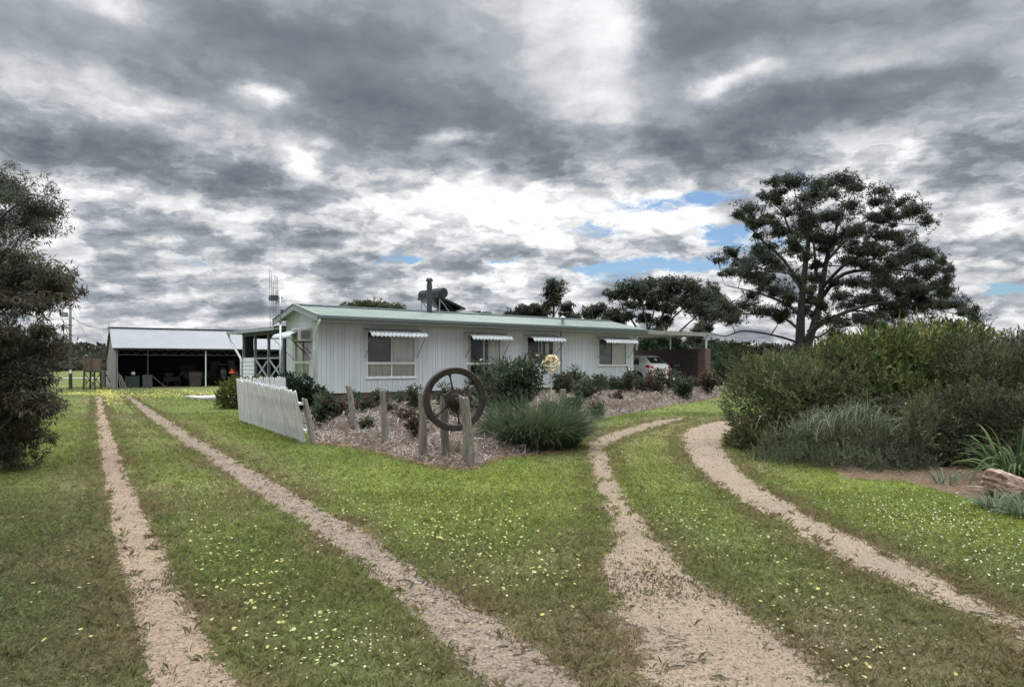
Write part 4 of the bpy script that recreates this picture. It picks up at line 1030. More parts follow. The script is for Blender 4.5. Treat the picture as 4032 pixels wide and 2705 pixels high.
# tractor with warning triangle
tr = sthing('tractor', 'red tractor with orange warning triangle parked at the shed end', 'tractor', 7.0, 1.6)
RED = mat('tractor_red', (.07, .006, .008), .5)
for a in (6.35, 7.75):
    m = SB(); m.ring(S(a, 1.2, .82), S(1, 0, 0) - S(0, 0, 0), [(.35, -.16), (.66, -.18), (.70, 0), (.66, .18), (.35, .16)], 26); w_ = m.build('rear_wheel', BLACK, tr)
    m = SB(); m.cyl(S(a - .1, 1.2, .82), S(a + .1, 1.2, .82), .34, 18); m.build('rim', DKM, w_)
    m = SB(); m.sbox(a - .22, a + .22, .7, 1.9, 1.52, 1.58); m.build('mudguard', RED, tr)
m = SB(); m.sbox(6.75, 7.35, 1.2, 3.6, .75, 1.35); m.build('bonnet', RED, tr, bevel=.05)
m = SB(); m.sbox(6.8, 7.3, .6, 1.2, .6, 1.1); m.build('rear_axle', DKM, tr)
m = SB(); m.sbox(6.8, 7.25, 1.2, 1.6, 1.36, 1.45); m.sbox(6.8, 7.25, 1.6, 1.68, 1.4, 1.85); m.build('seat', BLACK, tr)
m = SB(); m.ring(S(7.05, 2.4, 1.75), Vector((-.2, -.5, .8)), [(.19, -.015), (.22, -.015), (.22, .015), (.19, .015)], 20); m.build('steering_wheel', BLACK, tr)
m = SB(); m.prism([S(6.66, .55, .95), S(7.06, .55, .95), S(6.86, .55, 1.32)], S(0, .03, 0) - S(0, 0, 0)); m.build('warning_triangle', mat('warning_orange', (.85, .10, .035), .5), tr)

# ------------------------------------------------------------------ pole, wires, tank stand, rail
pb0 = G(278, 1532.5); 
pole = empty('power_pole', pb0); tag(pole, 'weathered timber power pole with a grey box near its top', 'pole')
WPOLE = mat('pole_timber', (.145, .135, .12), .9, noise=(4, .6, 1.3, (6, 6, .4)))
m = MB(); top = P(277.5, 1176, pb0.y); m.tube([pb0 + Vector((0, 0, -.1)), pb0.lerp(top, .5) + Vector((-.02, 0, 0)), top], [.10, .085, .068], 12); m.build('pole_shaft', WPOLE, pole, smooth=True)
m = MB(); c = P(255, 1239, pb0.y - .02); m.box(c.x - .17, c.x + .13, c.y - .12, c.y + .12, c.z - .13, c.z + .13); m.prism([c + Vector((-.17, -.12, .10)), c + Vector((-.28, -.12, .04)), c + Vector((-.24, -.12, -.02)), c + Vector((-.17, -.12, -.1))], (0, .24, 0)); m.build('switch_box', mat('box_grey', (.23, .24, .25), .5, .3, noise=(14, .6, 1.2)), pole)
m = MB(); c = P(277, 1464, pb0.y - .10); m.box(c.x - .075, c.x + .075, c.y - .01, c.y, c.z - .1, c.z + .1); m.build('sign_plate', TRIMW, pole)
m = MB(); c = P(287, 1253, pb0.y); m.bar(c + Vector((-.1, 0, 0)), c + Vector((.03, 0, 0)), .03, .03); m.cyl(c + Vector((.02, 0, -.05)), c + Vector((.02, 0, .06)), .035, 8); m.build('insulator', ROD, pole)
def sag(a, b, s, n=14): return [a.lerp(b, i / n) + Vector((0, 0, -s * 4 * (i / n) * (1 - i / n))) for i in range(n + 1)]
a = P(287, 1253, pb0.y); b_ = P(434, 1294, 46.2)
o = MB().tube(sag(a, b_, .22), .014, 5).build('power_line', ROD); tag(o, 'sagging cable from the pole to the shed gable', 'cable')
o = MB().tube(sag(P(271, 1257, pb0.y), Vector((-60, 52, 4.9)), .3), .012, 5).build('power_line', ROD); tag(o, 'thin cable running left from the pole behind the tree', 'cable')
gy_a, gy_b = P(281, 1212, pb0.y), G(442, 1521)
gw = empty('guy_wire', gy_b); tag(gw, 'slanting guy wire stay from pole top to the ground by shed', 'stay wire')
MB().tube([gy_a, gy_b], .008, 5).build('wire', STEEL, gw)
q = (gy_b - gy_a); MB().tube([gy_a + q * .80, gy_b], .035, 7).build('wire_guard', mat('guard_grey', (.22, .22, .21), .7), gw)
m = MB(); c = P(431, 1290, 46.1); m.bar(c, c + Vector((-.05, 0, .28)), .02, .02); m.bar(c + Vector((-.15, 0, -.03)), c + Vector((.1, 0, -.02)), .04, .04); m.bar(c + Vector((-.04, 0, -.12)), c + Vector((-.04, 0, .05)), .05, .05); m.build('cable_bracket', ROD, shed)

tb = G(365, 1533); ts = empty('tank_stand', tb); tag(ts, 'rusty square water tank up on a braced dark stand', 'water tank')
RUST = mat('rusty_tank', (.12, .085, .058), .8, noise=(5, .4, 1.5, (3, 3, .12)), noise2=(14, .6, 1.2, (2, 2, .25)))
zt = EYE + (1432 - 1461) / 2850 * tb.y; ztop = EYE + (1432 - 1406) / 2850 * tb.y; hw = 22 / 2850 * tb.y
m = MB(); m.box(tb.x - hw, tb.x + hw * .82, tb.y - hw, tb.y + hw, zt, ztop)
for k in range(9): m.box(tb.x - hw + k * hw * .22, tb.x - hw + k * hw * .22 + .03, tb.y - hw - .012, tb.y - hw, zt + .02, ztop - .02)
m.build('tank', RUST, ts); m = MB(); m.box(tb.x - hw * 1.05, tb.x + hw * .9, tb.y - hw * 1.05, tb.y + hw * 1.05, ztop, ztop + .035); m.build('lid', DKM, ts)
m = MB(); m.box(tb.x - hw * 1.1, tb.x + hw * 1.0, tb.y - hw * 1.05, tb.y + hw * 1.05, zt - .07, zt); m.build('platform', DKM, ts)
for sx in (-1.0, .9):
    for sy in (-1, 1): MB().bar(Vector((tb.x + hw * sx * 1.06, tb.y + hw * sy, tb.z - .05)), Vector((tb.x + hw * sx * .95, tb.y + hw * sy * .95, zt - .07)), .07, .07).build('leg', DKM, ts)
for sy in (-1, 1):
    for sg in (-1, 1): MB().bar(Vector((tb.x + hw * sg, tb.y + hw * sy + sg * .02, tb.z + .12)), Vector((tb.x - hw * sg * .9, tb.y + hw * sy + sg * .02, zt - .12)), .05, .03).build('brace', DKM, ts)
m = MB(); m.tube([P(331, 1535, tb.y - .1), P(331, 1403, tb.y - .1), P(337, 1398, tb.y - .1), P(346, 1402, tb.y)], .022, 7); m.build('pipe', STEEL, ts)
rl = empty('rail_fence', Vector((-31, 52, .1))); tag(rl, 'single white rail fence behind the pole', 'fence')
yr = 52; zr = EYE - 59 / 2850 * yr
MB().tube([Vector((-40, yr, zr - .06)), Vector((-33, yr, zr)), Vector((-27.6, yr, zr + .05))], .045, 6).build('rail', STEEL, rl)
for x in (-39.5, -36.6, -33.6, -30.6, -27.7): MB().cyl(Vector((x, yr, 0)), Vector((x, yr, zr + .02)), .05, 7).build('post', WPOLE, rl)
p_ = G(408, 1524); o = MB().tube([p_ + Vector((0, 0, -.05)), p_ + Vector((.01, 0, 1.05))], [.16, .15], 10).build('wooden_post', WPOLE); tag(o, 'thick dark stump-like post between tank stand and shed', 'post')

# ------------------------------------------------------------------ picket fence
fence = empty('picket_fence', G(1205, 1746)); tag(fence, 'leaning white picket fence with peeling paint on the lawn edge', 'picket fence')
fa, fb = G(1205, 1746), G(946, 1656); fc = P(1125, 1560, 21.2); fc.z = gzf(fc.x, fc.y)
def pickets(a, b, sp, lean, hA, hB, name):
    m = MB(); d = (b - a); L = Vector((d.x, d.y, 0)).length; u = Vector((d.x, d.y, 0)).normalized(); nrm = Vector((-u.y, u.x, 0))
    n = int(L / sp)
    for i in range(n + 1):
        f = i / n; p = a.lerp(b, f); h = hA + (hB - hA) * f + random.uniform(-.018, .018); ln = lean(f) + random.uniform(-.012, .012)
        w = sp * .40; tw = random.uniform(-.006, .006)
        up = (Vector((0, 0, 1)) + nrm * ln + u * random.uniform(-.012, .012)).normalized()
        z0 = random.uniform(.0, .05)
        base = p + up * z0 + nrm * tw
        pr = [(-w, 0), (w, 0), (w, h - .07), (w * .55, h - .015), (0, h), (-w * .55, h - .015), (-w, h - .07)]
        m.prism([base + u * x + up * z for x, z in pr], nrm * .018)
    return m.build(name, PICK, fence), u, nrm
_, u1, n1_ = pickets(fa, fb, .078, lambda f: .20 - .13 * f, 1.04, 1.10, 'picket_panel')
_, u2, n2_ = pickets(fb + Vector((.03, .06, 0)), fc, .082, lambda f: .02, 1.12, 1.10, 'picket_panel')
for z in (.26, .80):
    up0 = (Vector((0, 0, 1)) + n1_ * .20).normalized(); up1 = (Vector((0, 0, 1)) + n1_ * .07).normalized()
    MB().bar(fa + up0 * z - n1_ * .03 - u1 * .13, fb + up1 * z - n1_ * .03, .075, .045).build('rail', PICK, fence)
    MB().bar(fb + Vector((0, 0, z)) - n2_ * .03, fc + Vector((0, 0, z)) - n2_ * .03, .075, .045).build('rail', PICK, fence)

# ------------------------------------------------------------------ old wooden posts, flywheel
def rough_post(base, top, r0, r1, seed, bend=(0, 0), name='wooden_post', par=None):
    rr = np.random.default_rng(seed); n, rows = 22, 30; m = MB(); base = Vector(base); top = Vector(top)
    gro = rr.normal(0, 1, n); gro2 = rr.normal(0, 1, n); ph = rr.uniform(0, 6.28)
    sq = rr.uniform(0, 6.28)
    for j in range(rows + 1):
        f = j / rows; c = base.lerp(top, f) + Vector((bend[0] * math.sin(f * math.pi), bend[1] * math.sin(f * math.pi), 0)); r = r0 + (r1 - r0) * f
        c = c + Vector((.010 * math.sin(f * 5 + ph), .008 * math.cos(f * 4 + ph), 0))
        for k in range(n):
            a = 2 * math.pi * k / n
            rad = r * (1 + .10 * math.cos(3 * a + sq) + .07 * gro[k] + .05 * gro2[(k + j // 4) % n] * math.sin(f * 7 + k) + .05 * math.sin(f * 9 + ph))
            zz = 0 if j < rows else rr.normal(0, .02)
            m.v.append(c + Vector((math.cos(a) * rad, math.sin(a) * rad, zz)))
    for j in range(rows):
        for k in range(n):
            k2 = (k + 1) % n; m.f.append((j * n + k, j * n + k2, (j + 1) * n + k2, (j + 1) * n + k))
    b = len(m.v); m.v.append(top + Vector((0, 0, .012))); m.f += [(rows * n + k, rows * n + (k + 1) % n, b) for k in range(n)]
    return m.build(name, WOODG, par, smooth=False, loc=None if par else base)
def gp(px, py, ty, r0, r1, seed, tx=None, bend=(0, 0), dz=-.06, lab=''):
    g = G(px, py); t = P(tx if tx else px, ty, g.y); o = rough_post(g + Vector((0, 0, dz)), t, r0, r1, seed, bend); tag(o, lab, 'post', 'old grey split posts round the garden bed'); return o
gp(1389, 1706, 1519, .068, .058, 1, 1369, (.045, 0), lab='crooked grey wooden post with a dog-leg bend, nearest the fence')
gp(1520, 1764, 1537, .058, .056, 2, 1505, lab='straight grey wooden post second from the picket fence')
gp(1664, 1811, 1544, .063, .058, 3, 1660, lab='grey wooden post just left of the iron flywheel')
gp(1754, 1816, 1562, .070, .064, 4, 1749, lab='grey wooden post behind the iron flywheel')
gp(1853, 1840, 1566, .088, .076, 5, 1829, lab='thickest grey wooden post in front of the iron flywheel')
p2 = G(2216, 1640); o = rough_post(p2 + Vector((0, 0, -.1)), P(2216, 1534, p2.y), .085, .085, 6); tag(o, 'short grey stump of a post among the roses below the ball', 'post')
o = rough_post(fa + u1 * -.20 - n1_ * .10 + Vector((0, 0, -.05)), fa + Vector((-.14, .02, .86)) - u1 * .14 - n1_ * .06, .058, .055, 8, (.02, 0), 'fence_post', fence)
o = MB().box(-.09, .05, -.03, .03, 0, .02, Matrix.Translation(G(1247, 1737)) @ Matrix.Rotation(.4, 4, 'Z')).build('white_chip', PICK); tag(o, 'small flake of white timber on the mulch by the fence end', 'wood chip')

IRON = mat('rusty_cast_iron', (.029, .021, .018), .85, .15, noise=(9, .45, 1.7), noise2=(55, .6, 1.35), bump=(45, .004))
wc = P(1790, 1571, 11.48); R0 = 125.5 / 2850 * 11.48
fw = empty('flywheel', wc); tag(fw, 'rusty cast-iron flywheel with six thin spokes mounted between wooden posts', 'wheel')
phi = R(19); axw = Vector((-math.sin(phi), math.cos(phi), .03)).normalized(); ex = Vector((math.cos(phi), math.sin(phi), 0)); ez = axw.cross(ex) * -1
m = MB(); m.ring(wc, axw, [(R0 - .092, -.062), (R0 - .01, -.070), (R0, -.055), (R0 + .004, 0), (R0, .055), (R0 - .01, .070), (R0 - .092, .062), (R0 - .105, .03), (R0 - .105, -.03)], 72); m.build('rim', IRON, fw, smooth=True).modifiers.new('edge', 'EDGE_SPLIT').split_angle = R(35)
m = MB(); m.ring(wc, axw, [(.035, -.10), (.085, -.10), (.095, -.075), (.095, -.045), (.155, -.03), (.155, .03), (.095, .045), (.095, .10), (.035, .10)], 36); m.build('hub', IRON, fw)
for k in range(6):
    a = R(102 + 60 * k); e = ex * math.cos(a) + ez * math.sin(a)
    m = MB(); m.tube([wc + e * .11, wc + e * .17, wc + e * .20, wc + e * (R0 - .15), wc + e * (R0 - .13), wc + e * (R0 - .095)], [.034, .03, .015, .0135, .024, .026], 10); m.build('spoke', IRON, fw, smooth=True)
m = MB(); m.cyl(wc - axw * .22, wc + axw * .34, .034, 14); m.build('axle', IRON, fw)

# ------------------------------------------------------------------ yellow hoop ball on a stake
bc = P(2170, 1431, 18.6); br = 35 / 2850 * 18.6
bs = empty('garden_ball', Vector((bc.x, bc.y, gzf(bc.x, bc.y)))); tag(bs, 'yellow ball of woven hoops on a thin stake above the roses', 'ornament')
GOLD = mat('yellow_cane', (.52, .36, .10), .45, noise=(25, .7, 1.3)); GOLD2 = mat('cream_cane', (.66, .56, .34), .5, noise=(25, .7, 1.2))
for k, (tx_, tz_, wv) in enumerate(((20, 10, .0), (70, 40, .12), (-65, 25, .1), (60, 130, .12), (-55, 100, .1), (85, 80, .08), (-35, 160, .1))):
    Mx = Matrix.Rotation(R(tz_), 3, 'Z') @ Matrix.Rotation(R(tx_), 3, 'X'); pts_ = []
    for i in range(49):
        a = 2 * math.pi * i / 48; v = Mx @ Vector((math.cos(a), math.sin(a), wv * 2.2 * math.sin(3 * a))).normalized(); pts_.append(bc + v * br * (1 - .02 * (k % 3)))
    m = MB(); m.tube(pts_, .0115, 7, cap=False); m.build('hoop', GOLD if k % 2 else GOLD2, bs, smooth=True)
MB().cyl(Vector((bc.x, bc.y, gzf(bc.x, bc.y) - .05)), bc + Vector((0, 0, br * .2)), .011, 7).build('stake', GOLD2, bs)

# ------------------------------------------------------------------ parked hatchback
from mathutils.bvhtree import BVHTree
CS, CT, CZ = 19.0, .12, .535
def CP(f, l, z): return H(CS - l, CT + f, CZ + z)
car = empty('parked_car', CP(2, 0, 0)); tag(car, 'white hatchback parked in the carport, rear towards the roses', 'car')
# stations: f, zbottom, zbelt, ztop, half width bottom, half width belt, half width top
ST = [(.06, .34, .70, .74, .66, .70, .50), (.0, .28, .72, .80, .76, .82, .66), (.06, .24, .84, .98, .80, .86, .70), (.20, .22, .92, 1.10, .83, .87, .66), (.42, .21, .95, 1.30, .85, .875, .60), (.62, .20, .955, 1.44, .86, .88, .57), (.95, .20, .95, 1.495, .87, .88, .58), (1.6, .20, .94, 1.515, .87, .88, .60), (2.2, .20, .93, 1.50, .87, .88, .60), (2.7, .20, .92, 1.36, .87, .88, .60), (3.15, .20, .90, 1.03, .87, .87, .66), (3.7, .21, .82, .92, .85, .85, .62), (4.1, .25, .70, .78, .76, .76, .55), (4.22, .34, .60, .66, .60, .60, .4)]
def sect(st):
    f, zb, zm, zt, wb, wm, wt = st
    return [(f, 0, zb), (f, wb * .75, zb), (f, wb, zb + .10), (f, wm, (zb + zm) / 2 + .05), (f, wm * .985, zm), (f, wt + (wm - wt) * .35, zm + (zt - zm) * .55), (f, wt, zt - .045 * min(1, (zt - zm) / .3)), (f, wt * .55, zt), (f, 0, zt + .012)]
ctrl = np.array([sect(s) for s in ST])
def cr_interp(P_, n):
    m_ = len(P_); ts_ = np.linspace(0, m_ - 1, n); out = []
    E = np.concatenate([[2 * P_[0] - P_[1]], P_, [2 * P_[-1] - P_[-2]]])
    for t in ts_:
        k = min(int(t), m_ - 2); f = t - k; p0, p1, p2_, p3 = E[k], E[k + 1], E[k + 2], E[k + 3]
        c_ = .42; out.append(p1 + c_ * (p2_ - p0) * f + (2 * c_ * p0 + (c_ - 3) * p1 + (3 - 2 * c_) * p2_ - c_ * p3) * f * f + (-c_ * p0 + (2 - c_) * p1 + (c_ - 2) * p2_ + c_ * p3) * f ** 3)
    return np.array(out)
dn = cr_interp(ctrl, 80); dn = cr_interp(dn.transpose(1, 0, 2), 33).transpose(1, 0, 2)   # (80,33,3)
nf, nr = dn.shape[:2]; half = dn.reshape(-1, 3); mir = half * np.array([1, -1, 1])
vv = [Vector(p) for p in half] + [Vector(p) for p in mir]; ff = []
for i in range(nf - 1):
    for k in range(nr - 1):
        q = (i * nr + k, (i + 1) * nr + k, (i + 1) * nr + k + 1, i * nr + k + 1); ff.append(q); ff.append(tuple(nf * nr + x for x in q[::-1]))
ff.append(tuple(range(nr)) + tuple(nf * nr + k for k in range(nr - 2, 0, -1)))
bvh = BVHTree.FromPolygons(vv, ff)
CARW = mat('car_white', (.72, .71, .68), .25, spec=.6); CARG = mat('car_glass', (.012, .015, .018), .06, spec=.8); LAMP = mat('tail_lamp_red', (.30, .008, .015), .2); LAMPW = mat('tail_lamp_clear', (.55, .45, .45), .15); RUB = mat('tyre_rubber', (.015, .015, .016), .8)
# cut the wheel arches: drop faces close to the axles
arch = []
for fct in ff:
    c = sum((vv[i] for i in fct), Vector()) / len(fct)
    if abs(c.y) > .55 and any(math.hypot(c.x - fx, c.z - .31) < .36 for fx in (.82, 3.42)): continue
    arch.append(fct)
MB().add([CP(*p) for p in vv], arch).build('body', CARW, car, smooth=True)
def decal(poly, view, name, mt, off=.008, n=10):
    """a panel given as a 4-corner outline in a side/rear view, laid onto the body"""
    vs, fs = [], []
    for i in range(n + 1):
        for j in range(n + 1):
            a, b_ = i / n, j / n; p = (1 - a) * (1 - b_) * np.array(poly[0]) + a * (1 - b_) * np.array(poly[1]) + a * b_ * np.array(poly[2]) + (1 - a) * b_ * np.array(poly[3])
            if view == 'rear': o_, d_ = Vector((-1, p[0], p[1])), Vector((1, 0, 0))
            elif view == 'left': o_, d_ = Vector((p[0], 2, p[1])), Vector((0, -1, 0))
            else: o_, d_ = Vector((p[0] - 1, p[1] * 0 + p[2] + 1, p[1])), Vector((1, -1, 0)).normalized()
            h = bvh.ray_cast(o_, d_)
            if h[0] is None: h = (o_ + d_ * 1.2, -d_)
            nn_ = h[1] if h[1].dot(d_) < 0 else -h[1]
            vs.append(CP(*(h[0] + nn_ * off)))
    for i in range(n):
        for j in range(n): fs.append((i * (n + 1) + j, (i + 1) * (n + 1) + j, (i + 1) * (n + 1) + j + 1, i * (n + 1) + j + 1))
    return MB().add(vs, fs).build(name, mt, car, smooth=True)
decal([(-.60, 1.08), (.60, 1.08), (.50, 1.40), (-.50, 1.40)], 'rear', 'rear_window', CARG)
for sg in (1, -1):
    decal([(sg * .56, .80), (sg * .83, .84), (sg * .80, 1.00), (sg * .60, .99)], 'rear', 'tail_light', LAMP); decal([(sg * .60, .925), (sg * .80, .94), (sg * .79, .985), (sg * .62, .98)], 'rear', 'tail_lens', LAMPW, .012)
decal([(.06, .82), (.40, .93), (.30, .99), (.10, 1.0)], 'left', 'tail_light', LAMP)
decal([(.78, 1.0), (1.25, 1.0), (1.25, 1.38), (.98, 1.36)], 'left', 'side_window', CARG); decal([(1.32, 1.0), (2.1, 1.0), (2.1, 1.41), (1.32, 1.40)], 'left', 'side_window', CARG)
decal([(-.30, .67), (.30, .67), (.32, .80), (-.32, .80)], 'rear', 'plate_recess', mat('recess_grey', (.45, .44, .42), .4), .006)
decal([(-.20, .70), (.20, .70), (.20, .785), (-.20, .785)], 'rear', 'number_plate', mat('plate_white', (.62, .45, .42), .5), .014)
for l_ in (-.13, -.07, .06, .13): decal([(l_ - .018, .72), (l_ + .018, .72), (l_ + .018, .765), (l_ - .018, .765)], 'rear', 'plate_mark', mat('plate_red', (.35, .03, .03), .5), .019, 2)
decal([(-.34, .805), (.34, .805), (.34, .825), (-.34, .825)], 'rear', 'handle_strip', mat('strip_grey', (.5, .49, .47), .3), .022, 6)
m = MB(); cc_ = bvh.ray_cast(Vector((-1, 0, .93)), Vector((1, 0, 0)))[0]; e0 = CP(*(cc_ + Vector((-.012, 0, 0)))); ud = (H(1, 0, 0) - H(0, 0, 0)); vd = (H(0, 1, 0) - H(0, 0, 0))
CHR = mat('chrome', (.55, .55, .56), .15, 1.0)
for ra, rb_, rz in ((.055, .037, 0), (.018, .034, 0), (.036, .014, .014)):
    m.tube([e0 + ud * math.cos(2 * math.pi * i / 24) * ra + Vector((0, 0, rz + math.sin(2 * math.pi * i / 24) * rb_)) for i in range(25)], .005, 5, cap=False)
m.build('emblem', CHR, car)
m = MB()
for sg in (-1, 1): m.hexa([CP(.02 + a, sg * .50 - .03, z) for a, z in ((0, .5), (.03, .5))] + [CP(.05, sg * .5 + .03, .5), CP(.02, sg * .5 + .03, .5)] + [CP(.02, sg * .5 - .03, .53), CP(.05, sg * .5 - .03, .53), CP(.05, sg * .5 + .03, .53), CP(.02, sg * .5 + .03, .53)])
m.build('reflector', LAMP, car)
for fx in (.82, 3.42):
    for sg in (1, -1):
        m = MB(); c = CP(fx, sg * .76, .31); m.ring(c, ud, [(.19, -.10), (.29, -.10), (.31, -.06), (.31, .06), (.29, .10), (.19, .10)], 30); w_ = m.build('wheel', RUB, car)
        m = MB(); m.ring(c - ud * sg * .06, ud, [(.03, -.02), (.20, -.03), (.20, .03), (.03, .02)], 24)
        for k in range(7):
            a = 2 * math.pi * k / 7; e = vd * math.cos(a) + Vector((0, 0, 1)) * math.sin(a); m.bar(c - ud * sg * .09 + e * .04, c - ud * sg * .09 + e * .19, .04, .02)
        m.build('rim', STEEL, w_)
    m = MB(); c = CP(fx, 0, .36); m.cyl(c - ud * .62, c + ud * .62, .37, 18); m.build('arch_liner', BLACK, car)
m = MB(); m.tube([CP(.56, -.35, 1.43), CP(.50, 0, 1.455), CP(.56, .35, 1.43)], [.02, .028, .02], 8); m.build('spoiler', CARW, car, smooth=True)

# ------------------------------------------------------------------ bicycle by the carport wall
bx0 = P(2672, 1500, 39.3); bz = .535; bk_ = empty('bicycle', Vector((bx0.x, bx0.y, bz))); tag(bk_, 'dark blue bicycle leaning by the carport brick wall beside the car', 'bicycle')
bu = Vector((.96, .28, 0)); BLU = mat('bike_blue', (.02, .04, .10), .4)
def bp_(a, z, o=0): return Vector((bx0.x, bx0.y, bz)) + bu * a + Vector((0, 0, z)) + Vector((-.28, .96, 0)) * o
for a in (0, -1.02):
    m = MB(); m.ring(bp_(a, .335), Vector((-.28, .96, 0)), [(.305, -.016), (.335, -.016), (.34, 0), (.335, .016), (.305, .016)], 30); w_ = m.build('wheel', RUB, bk_)
    m = MB(); m.ring(bp_(a, .335), Vector((-.28, .96, 0)), [(.292, -.010), (.304, -.010), (.304, .010), (.292, .010)], 30)
    for k in range(10): e = bu * math.cos(k * .628) + Vector((0, 0, 1)) * math.sin(k * .628); m.bar(bp_(a, .335), bp_(a, .335) + e * .295, .004, .004)
    m.build('rim', STEEL, w_)
m = MB(); hd, bb, st_ = bp_(-.14, .78), bp_(-.58, .30), bp_(-.74, .78)
for a, b_ in ((hd, bb), (bb, st_), (st_, hd), (bb, bp_(-1.02, .335)), (st_, bp_(-1.02, .335)), (hd, bp_(0, .335)), (hd, bp_(-.16, .92))): m.tube([a, b_], .017, 7)
m.build('frame', BLU, bk_)
m = MB(); m.tube([bp_(-.1, 1.0, .28), bp_(-.16, .95, .1), bp_(-.16, .95, -.1), bp_(-.1, 1.0, -.28)], .014, 7); m.build('handlebar', STEEL, bk_)
m = MB(); m.tube([bp_(-.74, .78), bp_(-.76, .90)], .014, 7); m.tube([bp_(-.90, .92), bp_(-.76, .93), bp_(-.62, .92)], [.06, .05, .02], 8); m.build('saddle', BLACK, bk_)
# ------------------------------------------------------------------ foliage generators
BARK = mat('gum_bark', (.050, .045, .042), .9, noise=(2.5, .5, 1.4, (2, 2, .4))); BARKD = mat('dark_bark', (.055, .045, .038), .9, noise=(8, .6, 1.3))
def in_ball(n, shell=.5):
    v = unit(rng.normal(size=(n, 3))); r = (shell + (1 - shell) * rng.random(n)) ; r = r ** (.6)
    return v * r[:, None], v
def sprigs(clumps, per_area, k, stem, ln, wd, base_cols, up=.5, out=1.0, spread=.9, shell=.55, tips=None, tipw=0.0, flat=0.0, vary=.35, droop=0.0, lumpy=.9):
    """clumps (cx,cy,cz,rx,ry,rz): sprigs of k leaves along little stems; returns leaf arrays"""
    C, D, Ls, Ws, Cs = [], [], [], [], []
    for (cx, cy, cz, rx, ry, rz) in clumps:
        n = int(max(6, per_area * 4.19 * ((rx * ry) ** 1.6 + (rx * rz) ** 1.6 + (ry * rz) ** 1.6) ** (1 / 1.6) * .48))
        p, v = in_ball(n, shell)
        if flat: p[:, 2] = np.where(p[:, 2] < 0, p[:, 2] * (1 - flat), p[:, 2])
        nrm = unit(v / np.array([rx, ry, rz]))
        pos = p * np.array([rx, ry, rz]) + np.array([cx, cy, cz])
        lump = (fbm(pos[:, 0] + pos[:, 2] * .9, pos[:, 1] - pos[:, 2] * .8, .55, 431, 2) - .5) * lumpy   # hollows and shoulders
        pos = pos + nrm * (lump * min(rx, rz, .7))[:, None]
        st_ = (stem * rng.uniform(.5, 1.5, n) * np.where(rng.random(n) < .07, 1.9, 1.0))[:, None]
        sd_ = unit(nrm * out + np.array([0, 0, up]) + rng.normal(0, .45, (n, 3)))
        bc_ = np.array(base_cols[0])[None] + (np.array(base_cols[1]) - np.array(base_cols[0]))[None] * rng.random((n, 1))
        if tips is not None:
            w = np.clip((rng.random(n) < tipw) * 1.0, 0, 1)[:, None]; bc_ = bc_ * (1 - w) + np.array(tips)[None] * w
        bc_ = bc_ * (1 - vary + 2 * vary * rng.random((n, 1)))
        bc_ = bc_ * (.62 + .76 * fbm(pos[:, 0] + pos[:, 2] * .7, pos[:, 1] + pos[:, 2], .42, 401, 3))[:, None]
        for j in range(k):
            f = (j + .5) / k
            ld = unit(sd_ * (.55 + .8 * f) + rng.normal(0, spread, (n, 3)) * (1.1 - .6 * f) + np.array([0, 0, -droop]))
            C.append(pos + sd_ * st_ * f); D.append(ld); Ls.append(ln * rng.uniform(.6, 1.25, n)); Ws.append(wd * rng.uniform(.7, 1.25, n)); Cs.append(bc_ * rng.uniform(.85, 1.15, (n, 1)))
    return [np.concatenate(a) for a in (C, D, Ls, Ws, Cs)]
def ground_clip(arr, margin=.01):
    C, D, Ls, Ws, Cs = arr; k = C[:, 2] > gz(C[:, 0], C[:, 1]) + margin; return C[k], D[k], Ls[k], Ws[k], Cs[k]
def stems_mesh(base, targets, r0, name, mt, par, n=5, wob=.08, r1=None):
    m = MB()
    for t in targets:
        t = Vector(t); b = Vector(base) + Vector((random.uniform(-.05, .05), random.uniform(-.05, .05), 0)) * (r0 * 40)
        d = (t - b).length; mid = b.lerp(t, .5) + Vector((random.uniform(-wob, wob) * d, random.uniform(-wob, wob) * d, random.uniform(0, wob) * d))
        m.tube([b, b.lerp(mid, .6), mid.lerp(t, .3), t], [r0, r0 * .75, r0 * .55, r1 or r0 * .25], n, cap=False)
    return m.build(name, mt, par, smooth=True)
def shrub(name, label, cat, clumps, per_area, k, stem, ln, wd, cols, group=None, nstem=14, stem_r=.014, **kw):
    c0 = np.array(clumps); bx_, by_ = c0[:, 0].mean(), c0[:, 1].mean()
    root = empty(name, Vector((bx_, by_, gzf(bx_, by_)))); tag(root, label, cat, group)
    a = ground_clip(sprigs(clumps, per_area * 1.9, k, stem, ln * 1.25, wd * 1.5, cols, **kw))
    inner = ground_clip(sprigs([(q[0], q[1], q[2], q[3] * .80, q[4] * .80, q[5] * .80) for q in clumps], per_area * .30, 8, stem * 1.3, ln * 2.2, wd * 3.2, cols, up=.3, spread=.9, shell=.2))
    a = [np.concatenate(z) for z in zip(a, inner)]
    leaves('foliage', *a[:2], a[2], a[3], a[4], LEAF, root)
    tg = []
    for i in range(nstem):
        q = clumps[i % len(clumps)]; v = in_ball(1, .3)[0][0] * .75; tg.append((q[0] + v[0] * q[3], q[1] + v[1] * q[4], q[2] + v[2] * q[5]))
    stems_mesh(Vector((bx_, by_, gzf(bx_, by_) - .02)), tg, stem_r, 'stems', BARKD, root)
    return root

